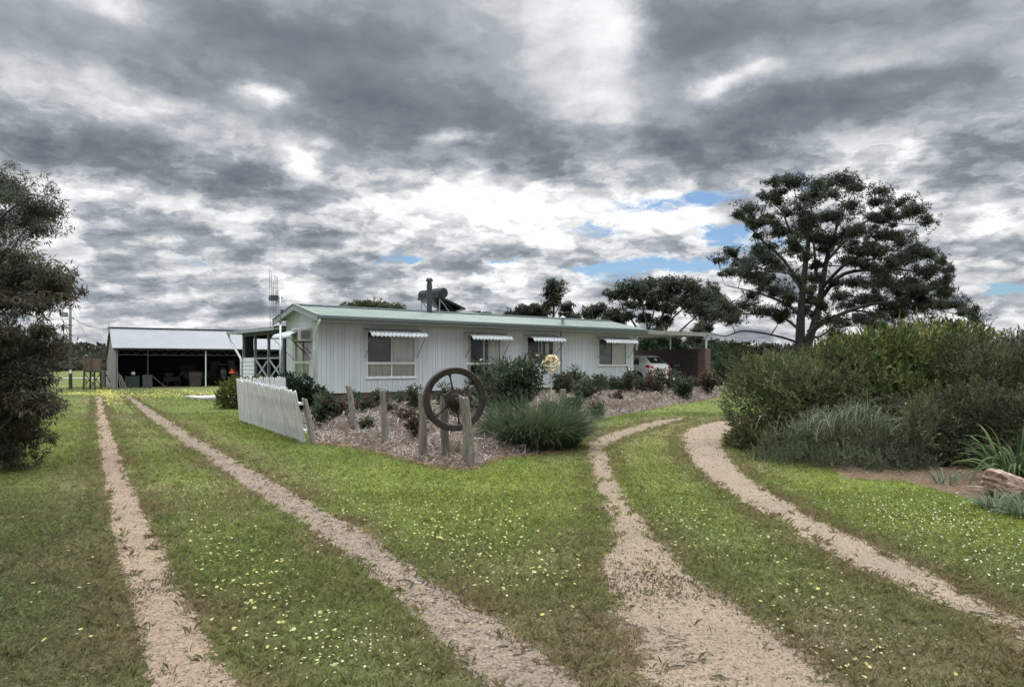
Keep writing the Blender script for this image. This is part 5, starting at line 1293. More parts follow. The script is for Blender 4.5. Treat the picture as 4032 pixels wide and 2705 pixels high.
# ------------------------------------------------------------------ gum trees
def to_world(px, py, d): return P(px, py, d)
def gum(name, label, d0, limbs, clumps, per_area, ln, wd, cols, cat='tree', group=None, depth=4.0, mt=None, twig=.02, nt=7, seed=1, shell=.35, vary=.4, droop=.5, base=None, tuft=1.0):
    """limbs: [(points [(px,py,dd)], r0, r1)] ; clumps: (px,py,rx,ry) survey pixels, each given its own depth"""
    rr = random.Random(seed); mt = mt or BARK
    b0 = limbs[0][0][0]; bw = to_world(b0[0], b0[1], d0) if base is None else base
    root = empty(name, Vector((bw.x, bw.y, gzf(bw.x, bw.y)))); tag(root, label, cat, group)
    m = MB(); nodes = []
    for pts_, r0, r1 in limbs:
        w = [to_world(a, b, d0 + c) for a, b, c in pts_]
        sp_ = smooth3(w, 5); n = len(sp_)
        m.tube(sp_, [r0 + (r1 - r0) * i / (n - 1) for i in range(n)], 9, cap=False)
        nodes += [(q, r0 + (r1 - r0) * i / (n - 1)) for i, q in enumerate(sp_) if i > n * .25]
    m.build('trunk', mt, root, smooth=True)
    tw = MB(); W = []; paths = []
    tx0 = limbs[0][0][0][0]; ty0 = limbs[0][0][0][1]
    for (px, py, rx, ry) in sorted(clumps, key=lambda q: (q[0] - tx0) ** 2 + (q[1] - ty0) ** 2):
        # depth: the clumps fill a round crown, the ones near its outline sit at mid depth
        dd = rr.uniform(-1, 1) * depth
        c = to_world(px, py, d0 + dd); sx = rx / 2850 * (d0 + dd); sy = ry / 2850 * (d0 + dd)
        W.append((c.x, c.y, c.z, sx, sx * .9, sy))
        best = min(nodes, key=lambda q: (q[0] - c).length + (1.2 * depth * .3 if q[0].z > c.z + .2 else 0))
        bq, br_ = best; e = c + Vector((0, 0, -sy * .3)); L = (e - bq).length
        if L > .4:
            mid = bq.lerp(e, .5) + Vector((0, 0, -.06 * L)) + Vector((rr.uniform(-.08, .08), rr.uniform(-.08, .08), 0)) * L
            sp_ = smooth3([bq, mid, e], 4); r0 = min(br_ * .7, twig * (1.2 + .35 * L))
            tw.tube(sp_, [r0 + (twig * .7 - r0) * i / (len(sp_) - 1) for i in range(len(sp_))], 6, cap=False)
            paths.append(sp_); nodes += [(q_, max(twig, r0 * .6)) for q_ in sp_[2:]]
        for _ in range(nt):
            v = in_ball(1, .6)[0][0]; t = c + Vector((v[0] * sx, v[1] * sx * .9, abs(v[2]) * sy * .8 - sy * .1)); s0_ = e.lerp(bq, rr.uniform(.05, .35))
            md = s0_.lerp(t, .55) + Vector((rr.uniform(-.1, .1), rr.uniform(-.1, .1), rr.uniform(-.05, .12))) * (t - s0_).length
            tw.tube([s0_, md, t], [twig * .6, twig * .4, twig * .16], 4, cap=False)
    tw.build('branches', mt, root, smooth=True)
    for q_ in paths:                      # a few loose tufts along the branches join the clumps
        if rr.random() < .75: p_ = q_[int(len(q_) * rr.uniform(.45, .9))]; a_ = rr.uniform(.25, .5) * min(W[0][3], 1.2); W.append((p_.x, p_.y, p_.z + a_ * .3, a_, a_, a_ * .5))
    C, D, Ls, Ws, Cs = [], [], [], [], []
    for (cx, cy, cz, rx, ry, rz) in W:
        # each clump is broken into small tufts on its upper side, so gaps stay open between them
        nt_ = int((15 + 23 * (rx / rz) ** .7) * tuft)
        for _ in range(nt_):
            v = unit(rng.normal(size=(1, 3)))[0]; v[2] = v[2] * .95 + .1; stray = rng.random() < .32; q = v * ((1.0 + .55 * rng.random()) if stray else (.15 + .9 * rng.random()))
            tc_ = np.array([cx + q[0] * rx, cy + q[1] * ry, cz + q[2] * rz]); tr_ = ((.08 + .14 * rng.random()) if stray else (.13 + .36 * rng.random() ** 1.4)) * min(rx, rz * 1.3)
            n = int(per_area * tr_ * tr_ * 12.6 * 1.2) + 7
            pp, vv_ = in_ball(n, shell); pp *= np.array([1.2, 1.2, .95]) * tr_
            C.append(tc_ + pp); D.append(unit(vv_ * .4 + np.array([0, 0, -droop]) + rng.normal(0, .7, (n, 3))))
            cc = (np.array(cols[0]) + (np.array(cols[1]) - np.array(cols[0])) * rng.random()) * (1 - vary + 2 * vary * rng.random())
            Cs.append(np.tile(cc, (n, 1)) * rng.uniform(.75, 1.25, (n, 1))); Ls.append(ln * rng.uniform(.6, 1.3, n)); Ws.append(wd * rng.uniform(.7, 1.3, n))
    leaves('crown', np.concatenate(C), np.concatenate(D), np.concatenate(Ls), np.concatenate(Ws), np.concatenate(Cs), LEAF, root)
    return root
def smooth3(pts_, k):
    E = [pts_[0] * 2 - pts_[1]] + list(pts_) + [pts_[-1] * 2 - pts_[-2]]; out = []
    for i in range(1, len(E) - 2):
        for j in range(k):
            f = j / k; p0, p1, p2_, p3 = E[i - 1], E[i], E[i + 1], E[i + 2]
            out.append(.5 * (2 * p1 + (p2_ - p0) * f + (2 * p0 - 5 * p1 + 4 * p2_ - p3) * f * f + (3 * p1 - p0 - 3 * p2_ + p3) * f ** 3))
    out.append(pts_[-1]); return out

Z8 = lambda x, y: (2700 + x / 1.9475, 620 + y / 1.9475)
def zl(*pts_): return [(*Z8(x, y), dd) for x, y, dd in pts_]
BIG = [(690,180,90,35),(830,190,95,65),(640,295,75,35),(1010,200,80,45),(1200,170,150,55),(1320,220,80,50),(1490,250,90,40),(1640,330,120,50),(1750,400,110,60),(1860,480,70,80),(490,390,120,45),(400,440,40,30),(620,455,45,20),(700,340,60,25),
 (940,320,150,50),(860,380,120,40),(1130,280,80,40),(1270,370,110,60),(1450,460,100,45),(1600,450,120,40),(530,520,60,35),(700,520,40,25),(560,600,60,30),(960,470,130,60),(1150,450,110,60),(900,560,150,50),(1080,620,140,60),(730,570,110,45),(1300,560,110,60),(1480,600,140,60),(1650,630,120,60),(1740,700,60,50),
 (350,720,80,30),(250,780,70,35),(430,800,100,40),(620,690,130,45),(620,780,150,60),(330,880,60,30),(480,900,120,50),(700,850,130,60),(840,700,100,50),(1280,700,110,60),(1450,720,140,70),(1650,780,130,70),(1850,740,100,50),(1960,790,50,40),(2030,860,40,50),(2010,930,40,40),(1840,870,100,60),(1250,800,90,50),(1900,980,50,30),(2020,1010,70,30),
 (680,1010,110,50),(600,950,110,40),(1000,930,90,50),(1150,960,90,40),(1300,960,110,45),(1480,960,150,60),(1680,960,150,60),(1820,1020,80,50),(1400,1080,150,60),(1600,1130,160,60),(1250,1130,130,60),(1780,1150,130,60),(1950,1130,90,60),(2080,1120,90,50),(2180,1190,70,50),(2230,1240,60,60),
 (450,1130,100,50),(300,1150,90,45),(220,1190,70,40),(600,1170,120,50),(740,1200,90,60),(350,1240,100,40),(1100,1250,90,60),(1350,1230,120,60),(1500,1290,130,50),(1650,1200,100,50),(950,1080,70,50),(780,1080,80,50),(1150,1350,90,50),(1540,870,120,50),(1400,830,90,40),(1700,1060,110,40)]
_r = random.Random(3); _fill = []
while len(_fill) < 46:
    a_, b_ = _r.sample(BIG, 2)
    if math.hypot(a_[0] - b_[0], a_[1] - b_[1]) < 260: f_ = _r.uniform(.3, .7); _fill.append((a_[0] + (b_[0] - a_[0]) * f_ + _r.uniform(-25, 25), a_[1] + (b_[1] - a_[1]) * f_ + _r.uniform(-25, 25), _r.uniform(45, 85), _r.uniform(24, 42)))
bigc = [(*Z8(x, y), rx / 1.9475, ry / 1.9475) for x, y, rx, ry in BIG + _fill + [(930, 760, 70, 40), (1020, 820, 60, 36), (960, 1010, 60, 40), (1060, 700, 70, 40), (860, 930, 60, 36), (1010, 620, 70, 40), (900, 1160, 60, 34), (1040, 1120, 60, 40), (1180, 1060, 80, 44), (820, 640, 70, 36), (980, 1200, 60, 36)]]
bigl = [(zl((875, 1480, 0), (880, 1300, 0), (890, 1100, .2), (915, 850, .3), (940, 640, 0), (930, 450, -.5)), .42, .10),
        (zl((935, 1450, .4), (1020, 1150, .8), (1050, 950, 1), (1090, 750, 1.2), (1150, 560, 1), (1210, 350, .6)), .34, .07),
        (zl((920, 1400, -.3), (1000, 1300, -1), (1150, 1220, -2), (1400, 1130, -3), (1700, 1110, -3), (1950, 1170, -3)), .24, .06),
        (zl((1035, 1080, .8), (1200, 900, 2), (1450, 860, 3), (1650, 860, 3), (1850, 900, 3)), .20, .05),
        (zl((885, 1220, 0), (760, 1120, 1), (550, 1040, 2), (300, 980, 2)), .16, .03), (zl((860, 1420, 0), (700, 1370, -1), (450, 1330, -1.5), (300, 1370, -2), (190, 1345, -2.2)), .11, .02),
        (zl((925, 760, .2), (800, 560, -1), (740, 420, -1), (640, 320, -1.5)), .14, .03), (zl((1000, 900, .4), (985, 700, -1), (960, 480, -2)), .14, .04), (zl((1075, 800, 1), (1300, 560, 2), (1500, 420, 2), (1720, 360, 2)), .14, .03),
        (zl((885, 1010, .1), (760, 800, 1), (600, 650, 1), (480, 520, 1), (410, 450, 1)), .15, .03), (zl((1045, 1000, 1), (1250, 800, -2), (1500, 720, -3), (1850, 720, -3)), .16, .03), (zl((900, 1000, .2), (820, 900, -2), (600, 860, -3), (350, 780, -3)), .13, .03),
        (zl((930, 1390, .2), (1030, 1290, 2), (1250, 1180, 3), (1500, 1200, 4)), .18, .05), (zl((880, 1330, .2), (740, 1230, 2), (500, 1200, 3), (250, 1210, 3)), .13, .03), (zl((940, 1330, .2), (1010, 1380, 1.5), (1150, 1300, 2.5), (1330, 1290, 3)), .14, .03), (zl((1160, 540, 1), (1250, 330, .5), (1330, 220, 0)), .07, .02), (zl((945, 640, 0), (850, 330, .5), (830, 220, .8)), .07, .02)]
GUMC = ((.033, .043, .032), (.064, .075, .048))
gum('gum_tree', 'huge spreading gum tree with dark crown towering behind the right-hand bushes', 60, bigl, bigc, 44, .22, .062, GUMC, depth=4.5, twig=.035, nt=6, seed=5)

Z6 = lambda x, y: (2000 + x / 1.15, 600 + y / 1.15)
def z6c(L): return [(*Z6(x, y), rx / 1.15, ry / 1.15) for x, y, rx, ry in L]
def z6l(*p): return [(*Z6(x, y), d) for x, y, d in p]
gum('gum_tree', 'umbrella-crowned gum with several thin trunks behind the carport roof', 72,
    [(z6l((640, 860, 0), (630, 780, 0), (610, 700, .5), (600, 620, .5)), .16, .05), (z6l((640, 850, 0), (690, 760, 1), (720, 680, 1), (750, 610, 1)), .14, .04), (z6l((620, 850, 0), (560, 760, -1), (520, 700, -1), (500, 650, -1)), .12, .03), (z6l((700, 860, 1), (730, 770, 1), (800, 700, 2), (850, 640, 2)), .13, .03), (z6l((640, 800, 0), (660, 720, -1), (660, 640, -1)), .10, .03), (z6l((730, 860, 0), (800, 790, 1), (860, 740, 2), (930, 690, 2)), .12, .03)],
    z6c([(640, 600, 90, 30), (740, 590, 75, 28), (560, 612, 55, 26), (830, 612, 75, 32), (890, 640, 60, 35), (490, 640, 50, 26), (600, 645, 70, 28), (700, 645, 70, 30), (790, 665, 70, 30), (560, 690, 45, 22), (655, 690, 40, 24), (730, 710, 40, 25), (850, 700, 55, 30), (620, 750, 35, 22), (700, 770, 35, 25), (540, 740, 30, 18)]), 40, .30, .10, GUMC, depth=3.0, twig=.035, nt=5, seed=8)
gum('gum_tree', 'leaning gum merging with the left edge of the huge gum', 66,
    [(z6l((800, 870, 0), (850, 800, 0), (890, 740, 1), (920, 680, 1)), .13, .04), (z6l((850, 800, 0), (930, 760, 1), (990, 720, 1)), .08, .03)],
    z6c([(930, 670, 55, 35), (900, 730, 55, 40), (960, 700, 45, 32), (890, 790, 40, 28), (1000, 730, 45, 30), (850, 850, 30, 24)]), 44, .28, .09, GUMC, depth=2.0, twig=.03, nt=5, seed=11)
gum('gum_tree', 'small gum with a low rounded crown left of the umbrella gum', 76,
    [(z6l((400, 850, 0), (390, 780, 0), (380, 720, 0)), .10, .03), (z6l((420, 850, 0), (470, 790, 0), (490, 740, 0)), .10, .03)],
    z6c([(385, 720, 42, 26), (420, 705, 28, 18), (480, 742, 50, 28), (440, 770, 45, 24), (365, 745, 28, 18), (510, 770, 30, 20)]), 44, .30, .10, GUMC, depth=1.5, twig=.03, nt=4, seed=13)
gum('she_oak', 'narrow upright tree with bare twiggy stem poking above the house roof', 80,
    [(z6l((205, 800, 0), (207, 720, 0), (210, 640, 0), (212, 590, 0)), .16, .04), (z6l((207, 740, 0), (180, 680, 0), (172, 620, 0)), .07, .03), (z6l((207, 740, 0), (235, 690, 0), (245, 630, 0)), .07, .03)],
    z6c([(212, 590, 36, 18), (200, 615, 38, 18), (228, 622, 34, 20), (190, 645, 28, 18), (222, 655, 30, 18), (205, 680, 28, 14), (175, 690, 20, 14)]), 42, .28, .08, GUMC, depth=1.0, twig=.03, nt=6, seed=17)
gum('bushy_tree', 'low dark round tree behind the roof right of the narrow tree', 82, [(z6l((262, 800, 0), (262, 720, 0)), .12, .05)], z6c([(262, 705, 30, 28), (262, 740, 30, 20), (300, 745, 40, 18)]), 46, .28, .12, GUMC, depth=.8, nt=3, seed=19)
gum('bushy_tree', 'wide low dark tree above the roof left of the narrow tree', 84, [(z6l((90, 800, 0), (90, 730, 0)), .15, .06)], z6c([(60, 725, 55, 26), (110, 712, 50, 26), (150, 725, 40, 26), (20, 740, 40, 18), (90, 750, 80, 22)]), 46, .28, .12, ((.034, .034, .026), (.052, .048, .034)), depth=1.2, nt=3, seed=23)
gum('bushy_tree', 'green treetop showing above the roof ridge left of the flue', 60, [([(1470, 1330, 0), (1470, 1230, 0)], .14, .05)], [(1390, 1212, 50, 16), (1450, 1200, 50, 18), (1510, 1206, 55, 16), (1560, 1215, 30, 10), (1470, 1225, 100, 16)], 44, .24, .09, ((.045, .058, .028), (.075, .085, .038)), depth=.8, nt=5, seed=29)
gum('bushy_tree', 'small dark treetop peeping over the roof right of the solar panels', 80, [([(1890, 1330, 0), (1890, 1245, 0)], .12, .05)], [(1880, 1235, 30, 9), (1905, 1242, 34, 9)], 44, .26, .10, GUMC, depth=.5, nt=3, seed=31)
gum('bushy_tree', 'dark dense bush filling the gap under the carport roof', 56, [([(2580, 1460, 0), (2580, 1380, 0)], .14, .05)], [(2540, 1350, 60, 34), (2600, 1335, 70, 40), (2660, 1350, 50, 34), (2560, 1385, 90, 30), (2640, 1390, 80, 30), (2700, 1400, 60, 24)], 55, .22, .09, ((.030, .042, .026), (.06, .075, .04)), depth=1.2, nt=3, seed=37)
gum('bushy_tree', 'leafy tree with open branches showing through the right end of the carport', 52, [([(2770, 1460, 0), (2770, 1390, 0), (2765, 1330, 0)], .12, .03), ([(2765, 1400, 0), (2800, 1360, 0), (2830, 1345, 0)], .06, .02)], [(2730, 1335, 24, 20), (2768, 1370, 30, 24), (2800, 1345, 26, 8), (2745, 1300, 18, 10), (2780, 1395, 40, 20)], 50, .20, .07, GUMC, depth=.8, nt=4, seed=41)
gum('bushy_tree', 'rounded green bush far behind the brick pillar', 58, [([(2850, 1460, 0), (2850, 1400, 0)], .12, .05)], [(2830, 1378, 40, 22), (2870, 1370, 40, 22), (2910, 1375, 40, 22), (2850, 1395, 80, 20), (2830, 1360, 30, 6)], 50, .22, .10, ((.04, .055, .03), (.075, .09, .045)), depth=.8, nt=3, seed=43)
gum('bushy_tree', 'low spindly tree on the skyline left of the huge gum trunk', 70, [([(3010, 1440, 0), (3010, 1390, 0)], .1, .04)], [(2990, 1372, 22, 8), (3020, 1360, 24, 8), (3045, 1375, 20, 8), (3000, 1385, 60, 8), (3060, 1385, 50, 10)], 46, .24, .09, GUMC, depth=.6, nt=4, seed=47)

# ------------------------------------------------------------------ the near tree on the left (lanceolate leaves)
def dpx(L): return [(x * K, y * K, rx * K, ry * K) for x, y, rx, ry in L]
LT = [(20, 430, 70, 45), (75, 465, 55, 45), (110, 490, 42, 28), (30, 500, 70, 40), (95, 525, 42, 22), (-40, 420, 70, 60), (-60, 520, 80, 80),
      (0, 590, 70, 60), (50, 610, 60, 45), (70, 655, 75, 50), (130, 640, 46, 34), (150, 668, 30, 20), (20, 680, 90, 50), (-50, 650, 90, 70), (90, 690, 60, 20),
      (20, 765, 55, 28), (90, 750, 48, 24), (-40, 760, 70, 60), (60, 800, 80, 40), (110, 790, 32, 24), (0, 850, 90, 60), (70, 860, 60, 45), (-70, 850, 80, 80),
      (30, 930, 80, 60), (85, 915, 45, 28), (-40, 940, 90, 80), (60, 985, 55, 40), (20, 1030, 60, 40), (-50, 1030, 80, 50), (105, 930, 26, 10)]
lc = dpx(LT); LL = lambda *p: [(x * K, y * K, d) for x, y, d in p]
ltb = lambda x: Vector((x * K / 2850 * 10.7 - 2016 / 2850 * 10.7, 10.7, 0))
gum('wattle_tree', 'airy dark green tree top leaning in at the upper left edge', 11.6,
    [(LL((-95, 1085, 0), (-85, 900, 0), (-70, 700, .1), (-50, 520, .1), (-20, 420, .1)), .10, .025), (LL((-75, 760, 0), (-20, 640, -.1), (60, 520, -.2)), .035, .01), (LL((-60, 600, .1), (0, 500, -.2), (70, 450, -.2)), .03, .01)],
    [q for q in lc if q[1] < 575 * K], 330, .085, .015, ((.050, .062, .046), (.090, .104, .070)), depth=.6, twig=.006, nt=12, seed=53, shell=.1, vary=.35, droop=.5, tuft=.75, mt=BARKD, base=ltb(-95) * 1.08)
gum('wattle_bush', 'dense reddish-brown willowy bush reaching the ground at the left edge', 10.7,
    [(LL((-75, 1085, 0), (-70, 900, 0), (-60, 720, .1), (-40, 600, .1)), .11, .03), (LL((-70, 950, 0), (-10, 850, -.2), (60, 790, -.3)), .04, .012), (LL((-65, 780, .1), (0, 700, -.2), (90, 660, -.3)), .04, .012), (LL((-72, 1050, 0), (-20, 1000, -.2), (50, 930, -.2)), .035, .01)],
    [(a, b, c * .95, d * .95) for a, b, c, d in lc if b >= 575 * K], 330, .105, .017, ((.042, .042, .030), (.088, .078, .048)), depth=.6, twig=.006, nt=10, seed=54, shell=.1, vary=.45, droop=.75, tuft=.85, mt=BARKD, base=ltb(-75))

# ------------------------------------------------------------------ right-hand shrubbery
def B(px, py, d, rx, ry, rz):  # clump centre at survey pixel and depth, radii in metres
    c = P(px, py, d); return (c.x, c.y, c.z, rx, ry, rz)
GRV = dict(up=.45, spread=.55, shell=.6)
shrub('grevillea_bush', 'tall olive-green feathery bush at the bend of the sandy track', 'bush',
      [B(2985, 1600, 13.6, .62, .8, .80), B(3130, 1535, 13.4, .8, .9, .55), B(3060, 1720, 13.1, .75, .7, .55), B(2960, 1760, 13.6, .52, .6, .5), B(3230, 1620, 13.0, .8, .8, .8), B(3020, 1480, 14.0, .6, .8, .38), B(3180, 1468, 14.2, .7, .8, .40), B(3300, 1510, 13.5, .7, .8, .58)],
      260, 11, .13, .042, .010, ((.050, .070, .034), (.092, .110, .048)), tips=(.185, .165, .075), tipw=.25, **GRV)
shrub('grevillea_bush', 'highest yellow-tipped green bush behind the lavender', 'bush',
      [B(3300, 1475, 14.6, 1.0, .9, .60), B(3480, 1430, 14.6, 1.0, .9, .62), B(3640, 1402, 14.8, .95, .9, .58), B(3420, 1480, 13.8, 1.0, .8, .75), B(3600, 1470, 13.8, .9, .8, .7), B(3760, 1400, 14.8, .8, .8, .5), B(3280, 1500, 13.9, .7, .7, .6), B(3540, 1600, 13.0, .9, .7, .6)],
      230, 11, .15, .055, .017, ((.046, .070, .026), (.096, .118, .036)), tips=(.20, .19, .06), tipw=.22, **GRV)
shrub('grevillea_bush', 'brownish olive bush closing the right edge of the shrubbery', 'bush',
      [B(3830, 1449, 13.4, .7, .8, .6), B(3960, 1455, 13.2, .8, .8, .62), B(4090, 1480, 13, .8, .8, .8), B(3900, 1530, 12.6, .8, .7, .6), B(4040, 1540, 12.4, .8, .7, .7), B(3770, 1500, 13.2, .6, .7, .5)],
      260, 11, .13, .042, .011, ((.050, .060, .034), (.088, .096, .050)), tips=(.155, .135, .07), tipw=.2, **GRV)
shrub('grevillea_bush', 'dark dense low bush above the bare soil and boulder', 'bush',
      [B(3560, 1700, 11.9, .6, .6, .55), B(3720, 1680, 11.7, .75, .6, .6), B(3880, 1680, 11.5, .75, .6, .62), B(4020, 1680, 11.3, .7, .6, .65), B(3650, 1800, 11.6, .6, .5, .42), B(3800, 1810, 11.3, .65, .5, .42), B(3960, 1800, 11.1, .7, .5, .45), B(3440, 1760, 12.1, .6, .5, .5)],
      280, 10, .12, .040, .012, ((.044, .054, .030), (.088, .088, .048)), tips=(.13, .115, .065), tipw=.12, **GRV)
# lavender: grey-green upright spikes, with nodding seed heads
lav = shrub('lavender_bush', 'grey-green lavender mound with pale nodding flower heads', 'bush',
      [B(3080, 1790, 11.7, .42, .40, .32), B(3230, 1730, 11.6, .50, .42, .48), B(3380, 1720, 11.4, .55, .42, .52), B(3500, 1790, 11.2, .46, .4, .40), B(3170, 1830, 11.2, .5, .32, .26), B(3340, 1845, 10.9, .5, .32, .25), B(3520, 1850, 10.8, .45, .3, .24), B(3010, 1835, 11.9, .4, .3, .22), B(3610, 1845, 10.9, .28, .3, .22)],
      330, 9, .16, .034, .0075, ((.064, .082, .046), (.112, .128, .078)), up=1.6, out=.5, spread=.42, shell=.5, vary=.3)
nb = 150; hx = rng.normal(3330, 125, nb); hy = 1700 - 60 * np.exp(-((hx - 3370) / 130) ** 2) + rng.normal(0, 24, nb)
Bb = np.array([tuple(P(a, b + 20, 11.3 + rng.uniform(-.3, .4))) for a, b in zip(hx, hy)])
blades('flower_stalks', Bb, np.stack([rng.normal(.15, .25, nb), rng.normal(-.1, .2, nb), np.ones(nb)], 1), rng.uniform(.28, .44, nb), .0085, np.tile(np.array([.25, .27, .20]), (nb, 1)) * rng.uniform(.8, 1.3, (nb, 1)), LEAF, droop=1.25, seg=9, parent=lav)
shrub('small_bush', 'small grey-leaved bush rising right of the lavender flowers', 'bush', [B(3620, 1660, 11.2, .26, .25, .36), B(3600, 1740, 11.0, .3, .25, .3)], 380, 9, .13, .036, .009, ((.06, .074, .038), (.105, .118, .062)), up=1.4, out=.6, spread=.45)

def straps(name, label, cat, base, n, ln, wd, cols, droop, tilt, group=None, spread=.12, seg=8):
    root = empty(name, base); tag(root, label, cat, group)
    a = rng.uniform(0, 6.283, n); r = spread * np.sqrt(rng.random(n)); tl = rng.uniform(.1, 1, n) * tilt
    Bp = np.stack([base.x + r * np.cos(a), base.y + r * np.sin(a), np.full(n, base.z - .01)], 1)
    a2 = a + rng.normal(0, .5, n)
    D = np.stack([np.cos(a2) * tl, np.sin(a2) * tl, np.ones(n)], 1)
    c = (np.array(cols[0]) + (np.array(cols[1]) - np.array(cols[0])) * rng.random((n, 1))) * rng.uniform(.8, 1.2, (n, 1))
    blades('leaf_clump', Bp, D, ln * rng.uniform(.55, 1.1, n), wd * rng.uniform(.75, 1.2, n), c, LEAF, droop=droop * rng.uniform(.5, 1.3, n), seg=seg, parent=root)
    return root
straps('agapanthus', 'big clump of broad strap leaves arching at the right edge above the boulder', 'plant', G(4020, 1905), 110, .95, .046, ((.036, .060, .020), (.078, .110, .040)), 1.35, .9, spread=.30)
for px, py, n_, l_, lb in ((3930, 2010, 90, .34, 'pale strappy clump spilling in front of the boulder'), (4030, 2035, 90, .36, 'pale strappy clump at the right edge below the boulder'), (3725, 1902, 40, .30, 'small strappy tuft between the lavender and bare soil')):
    straps('strap_lily', lb, 'plant', G(px, py), n_, l_, .017, ((.075, .11, .060), (.16, .20, .125)), 1.0, 1.1, 'strap-leaved plants by the boulder', spread=.15)
# boulder
_rk = np.random.default_rng(77); ROCKP = [(Vector(unit(_rk.normal(size=(1, 3)))[0]), _rk.uniform(.72, 1.05)) for _ in range(26)]
bo = G(3960, 1962); me_ = MB(); nu, nv = 72, 44
for j in range(nv + 1):
    th = math.pi * j / nv
    for i in range(nu):
        ph_ = 2 * math.pi * i / nu; v = Vector((math.sin(th) * math.cos(ph_), math.sin(th) * math.sin(ph_), math.cos(th)))
        r = min(min(d_ / max(n_.dot(v), .05) for n_, d_ in ROCKP), 1.5) * (1 + .035 * math.sin(v.z * 16 + v.x * 3) + .02 * math.sin(v.x * 23 + v.y * 11) + .03 * (math.floor(v.z * 5 + v.x * 1.2) % 2))
        p = Vector((v.x * .32 * r, v.y * .22 * r, v.z * .20 * r + .12 - .14 * v.x * .5)); me_.v.append(bo + Vector((.09, .10, 0)) + p)
for j in range(nv):
    for i in range(nu): me_.f.append((j * nu + i, (j + 1) * nu + i, (j + 1) * nu + (i + 1) % nu, j * nu + (i + 1) % nu))
o = me_.build('boulder', mat('sandstone', (.30, .205, .15), .95, noise=(9, .4, 1.45, (1, 1, 2.2)), noise2=(48, .6, 1.3), bump=(38, .02)), None, loc=bo); tag(o, 'layered pinkish sandstone boulder among strap leaves', 'rock')
o = rough_post(G(3830, 1935) + Vector((0, .05, .06)), G(3905, 1950) + Vector((0, 0, .09)), .03, .04, 12, name='driftwood_log'); tag(o, 'short weathered log lying left of the boulder', 'log')

def edge_dist(x, y, poly):
    b = np.full(x.shape, 9.0); n = len(poly)
    for i in range(n):
        ax_, ay_ = poly[i]; bx2, by2 = poly[(i + 1) % n]; L2 = (bx2 - ax_) ** 2 + (by2 - ay_) ** 2
        t = np.clip(((x - ax_) * (bx2 - ax_) + (y - ay_) * (by2 - ay_)) / L2, 0, 1); b = np.minimum(b, np.hypot(x - ax_ - t * (bx2 - ax_), y - ay_ - t * (by2 - ay_)))
    return b
def mulch_h(x, y):
    e = edge_dist(x, y, BEDP); i = inside(x, y, BEDP)
    h = sm(e, 0, .8) * (.02 + .20 * sm(fbm(x, y, .95, 201, 3), .36, .66) + .11 * sm(fbm(x, y, .34, 211, 2), .35, .7)) * (.35 + .65 * sm(-((x - AX) * VX + (y - AY) * VY), 1.5, 5))
    return np.where(i, h, -.05)
# ------------------------------------------------------------------ the big strappy clump and roses in the bed
straps('dietes_clump', 'big dark clump of fine arching grass-like leaves right of the flywheel', 'plant', G(2105, 1768) + Vector((0, .25, 0)), 2900, 1.12, .0150, ((.034, .054, .026), (.088, .112, .056)), .8, 1.05, spread=.78, seg=7)
ROSE = ((.036, .058, .032), (.082, .108, .062)); REDL = (.085, .036, .032); 
def rose(px, py, w, h, label, red=.12, cols=ROSE, dens=150, bloom=None, grp='rose bushes in the mulched bed', d=None, leaf=.046):
    g = G(px, py) if d is None else None
    if g is None: g = P(px, py, d); g.z = gzf(g.x, g.y)
    g.z += float(mulch_h(np.array([g.x]), np.array([g.y]))[0]) * .7 if d is None else 0
    s = g.y / 2850; W_, Hh = w * s / 2 * 1.1, h * s * 1.12
    root = empty('rose_bush', g); tag(root, label, 'rose bush', grp)
    canes = [];  cl = []
    for i in range(9):
        a = rng.uniform(0, 6.28); rr_ = W_ * rng.uniform(.15, 1.05); zz = Hh * rng.uniform(.5, 1.05)
        t = (g.x + rr_ * math.cos(a), g.y + rr_ * math.sin(a) * .8, g.z + zz); canes.append(t)
        cl.append((t[0], t[1], g.z + zz * .86, W_ * .36, W_ * .33, Hh * .17))
        cl.append((g.x + rr_ * .6 * math.cos(a), g.y + rr_ * .5 * math.sin(a), g.z + zz * .52, W_ * .36, W_ * .34, Hh * .20))
    stems_mesh(g + Vector((0, 0, -.02)), canes, .011, 'canes', BARKD, root, wob=.05)
    cl = [(q[0], q[1], q[2], q[3] * 1.1, q[4] * 1.1, q[5] * 1.2) for q in cl]
    A = ground_clip(sprigs(cl, dens * 2.3, 7, .09, leaf * 1.2, leaf * .78, cols, up=.5, spread=.8, shell=.25, tips=REDL, tipw=red, vary=.4, droop=.15))
    leaves('foliage', A[0], A[1], A[2], A[3], A[4], LEAF, root, fold=.15)
    if bloom:
        for col, n_ in bloom:
            m = MB()
            for _ in range(n_):
                t = Vector(canes[rng.integers(len(canes))]) + Vector((rng.normal(0, .05), rng.normal(-.04, .05), rng.normal(.02, .05)))
                for q in range(9):
                    v = Vector(unit(rng.normal(size=(1, 3)))[0]); v.z = abs(v.z) * .7; u_ = v.orthogonal().normalized() * .026; w_ = v.cross(u_).normalized() * .026; c = t + v * .02
                    m.add([c - u_ - w_, c + u_ - w_, c + u_ * 1.1 + w_ + v * .012, c - u_ * 1.1 + w_ + v * .012], [(0, 1, 2, 3)])
            m.build('blooms', mat('rose_bloom', col, .6), root)
    return root
Z3 = lambda x, y: (1900 + x / 2.337, 1380 + y / 2.337)
rose(2205, 1690, 150, 84, 'rose bush between the ball stake and the grassy clump', red=.05)
rose(2035, 1665, 190, 224, 'largest rose bush, tall and leafy, behind the grassy clump', dens=260, red=.05, bloom=[((.70, .45, .45), 3)])
rose(1940, 1640, 140, 178, 'leggy tall rose in front of the second window', dens=110, red=.05, bloom=[((.72, .55, .55), 3)])
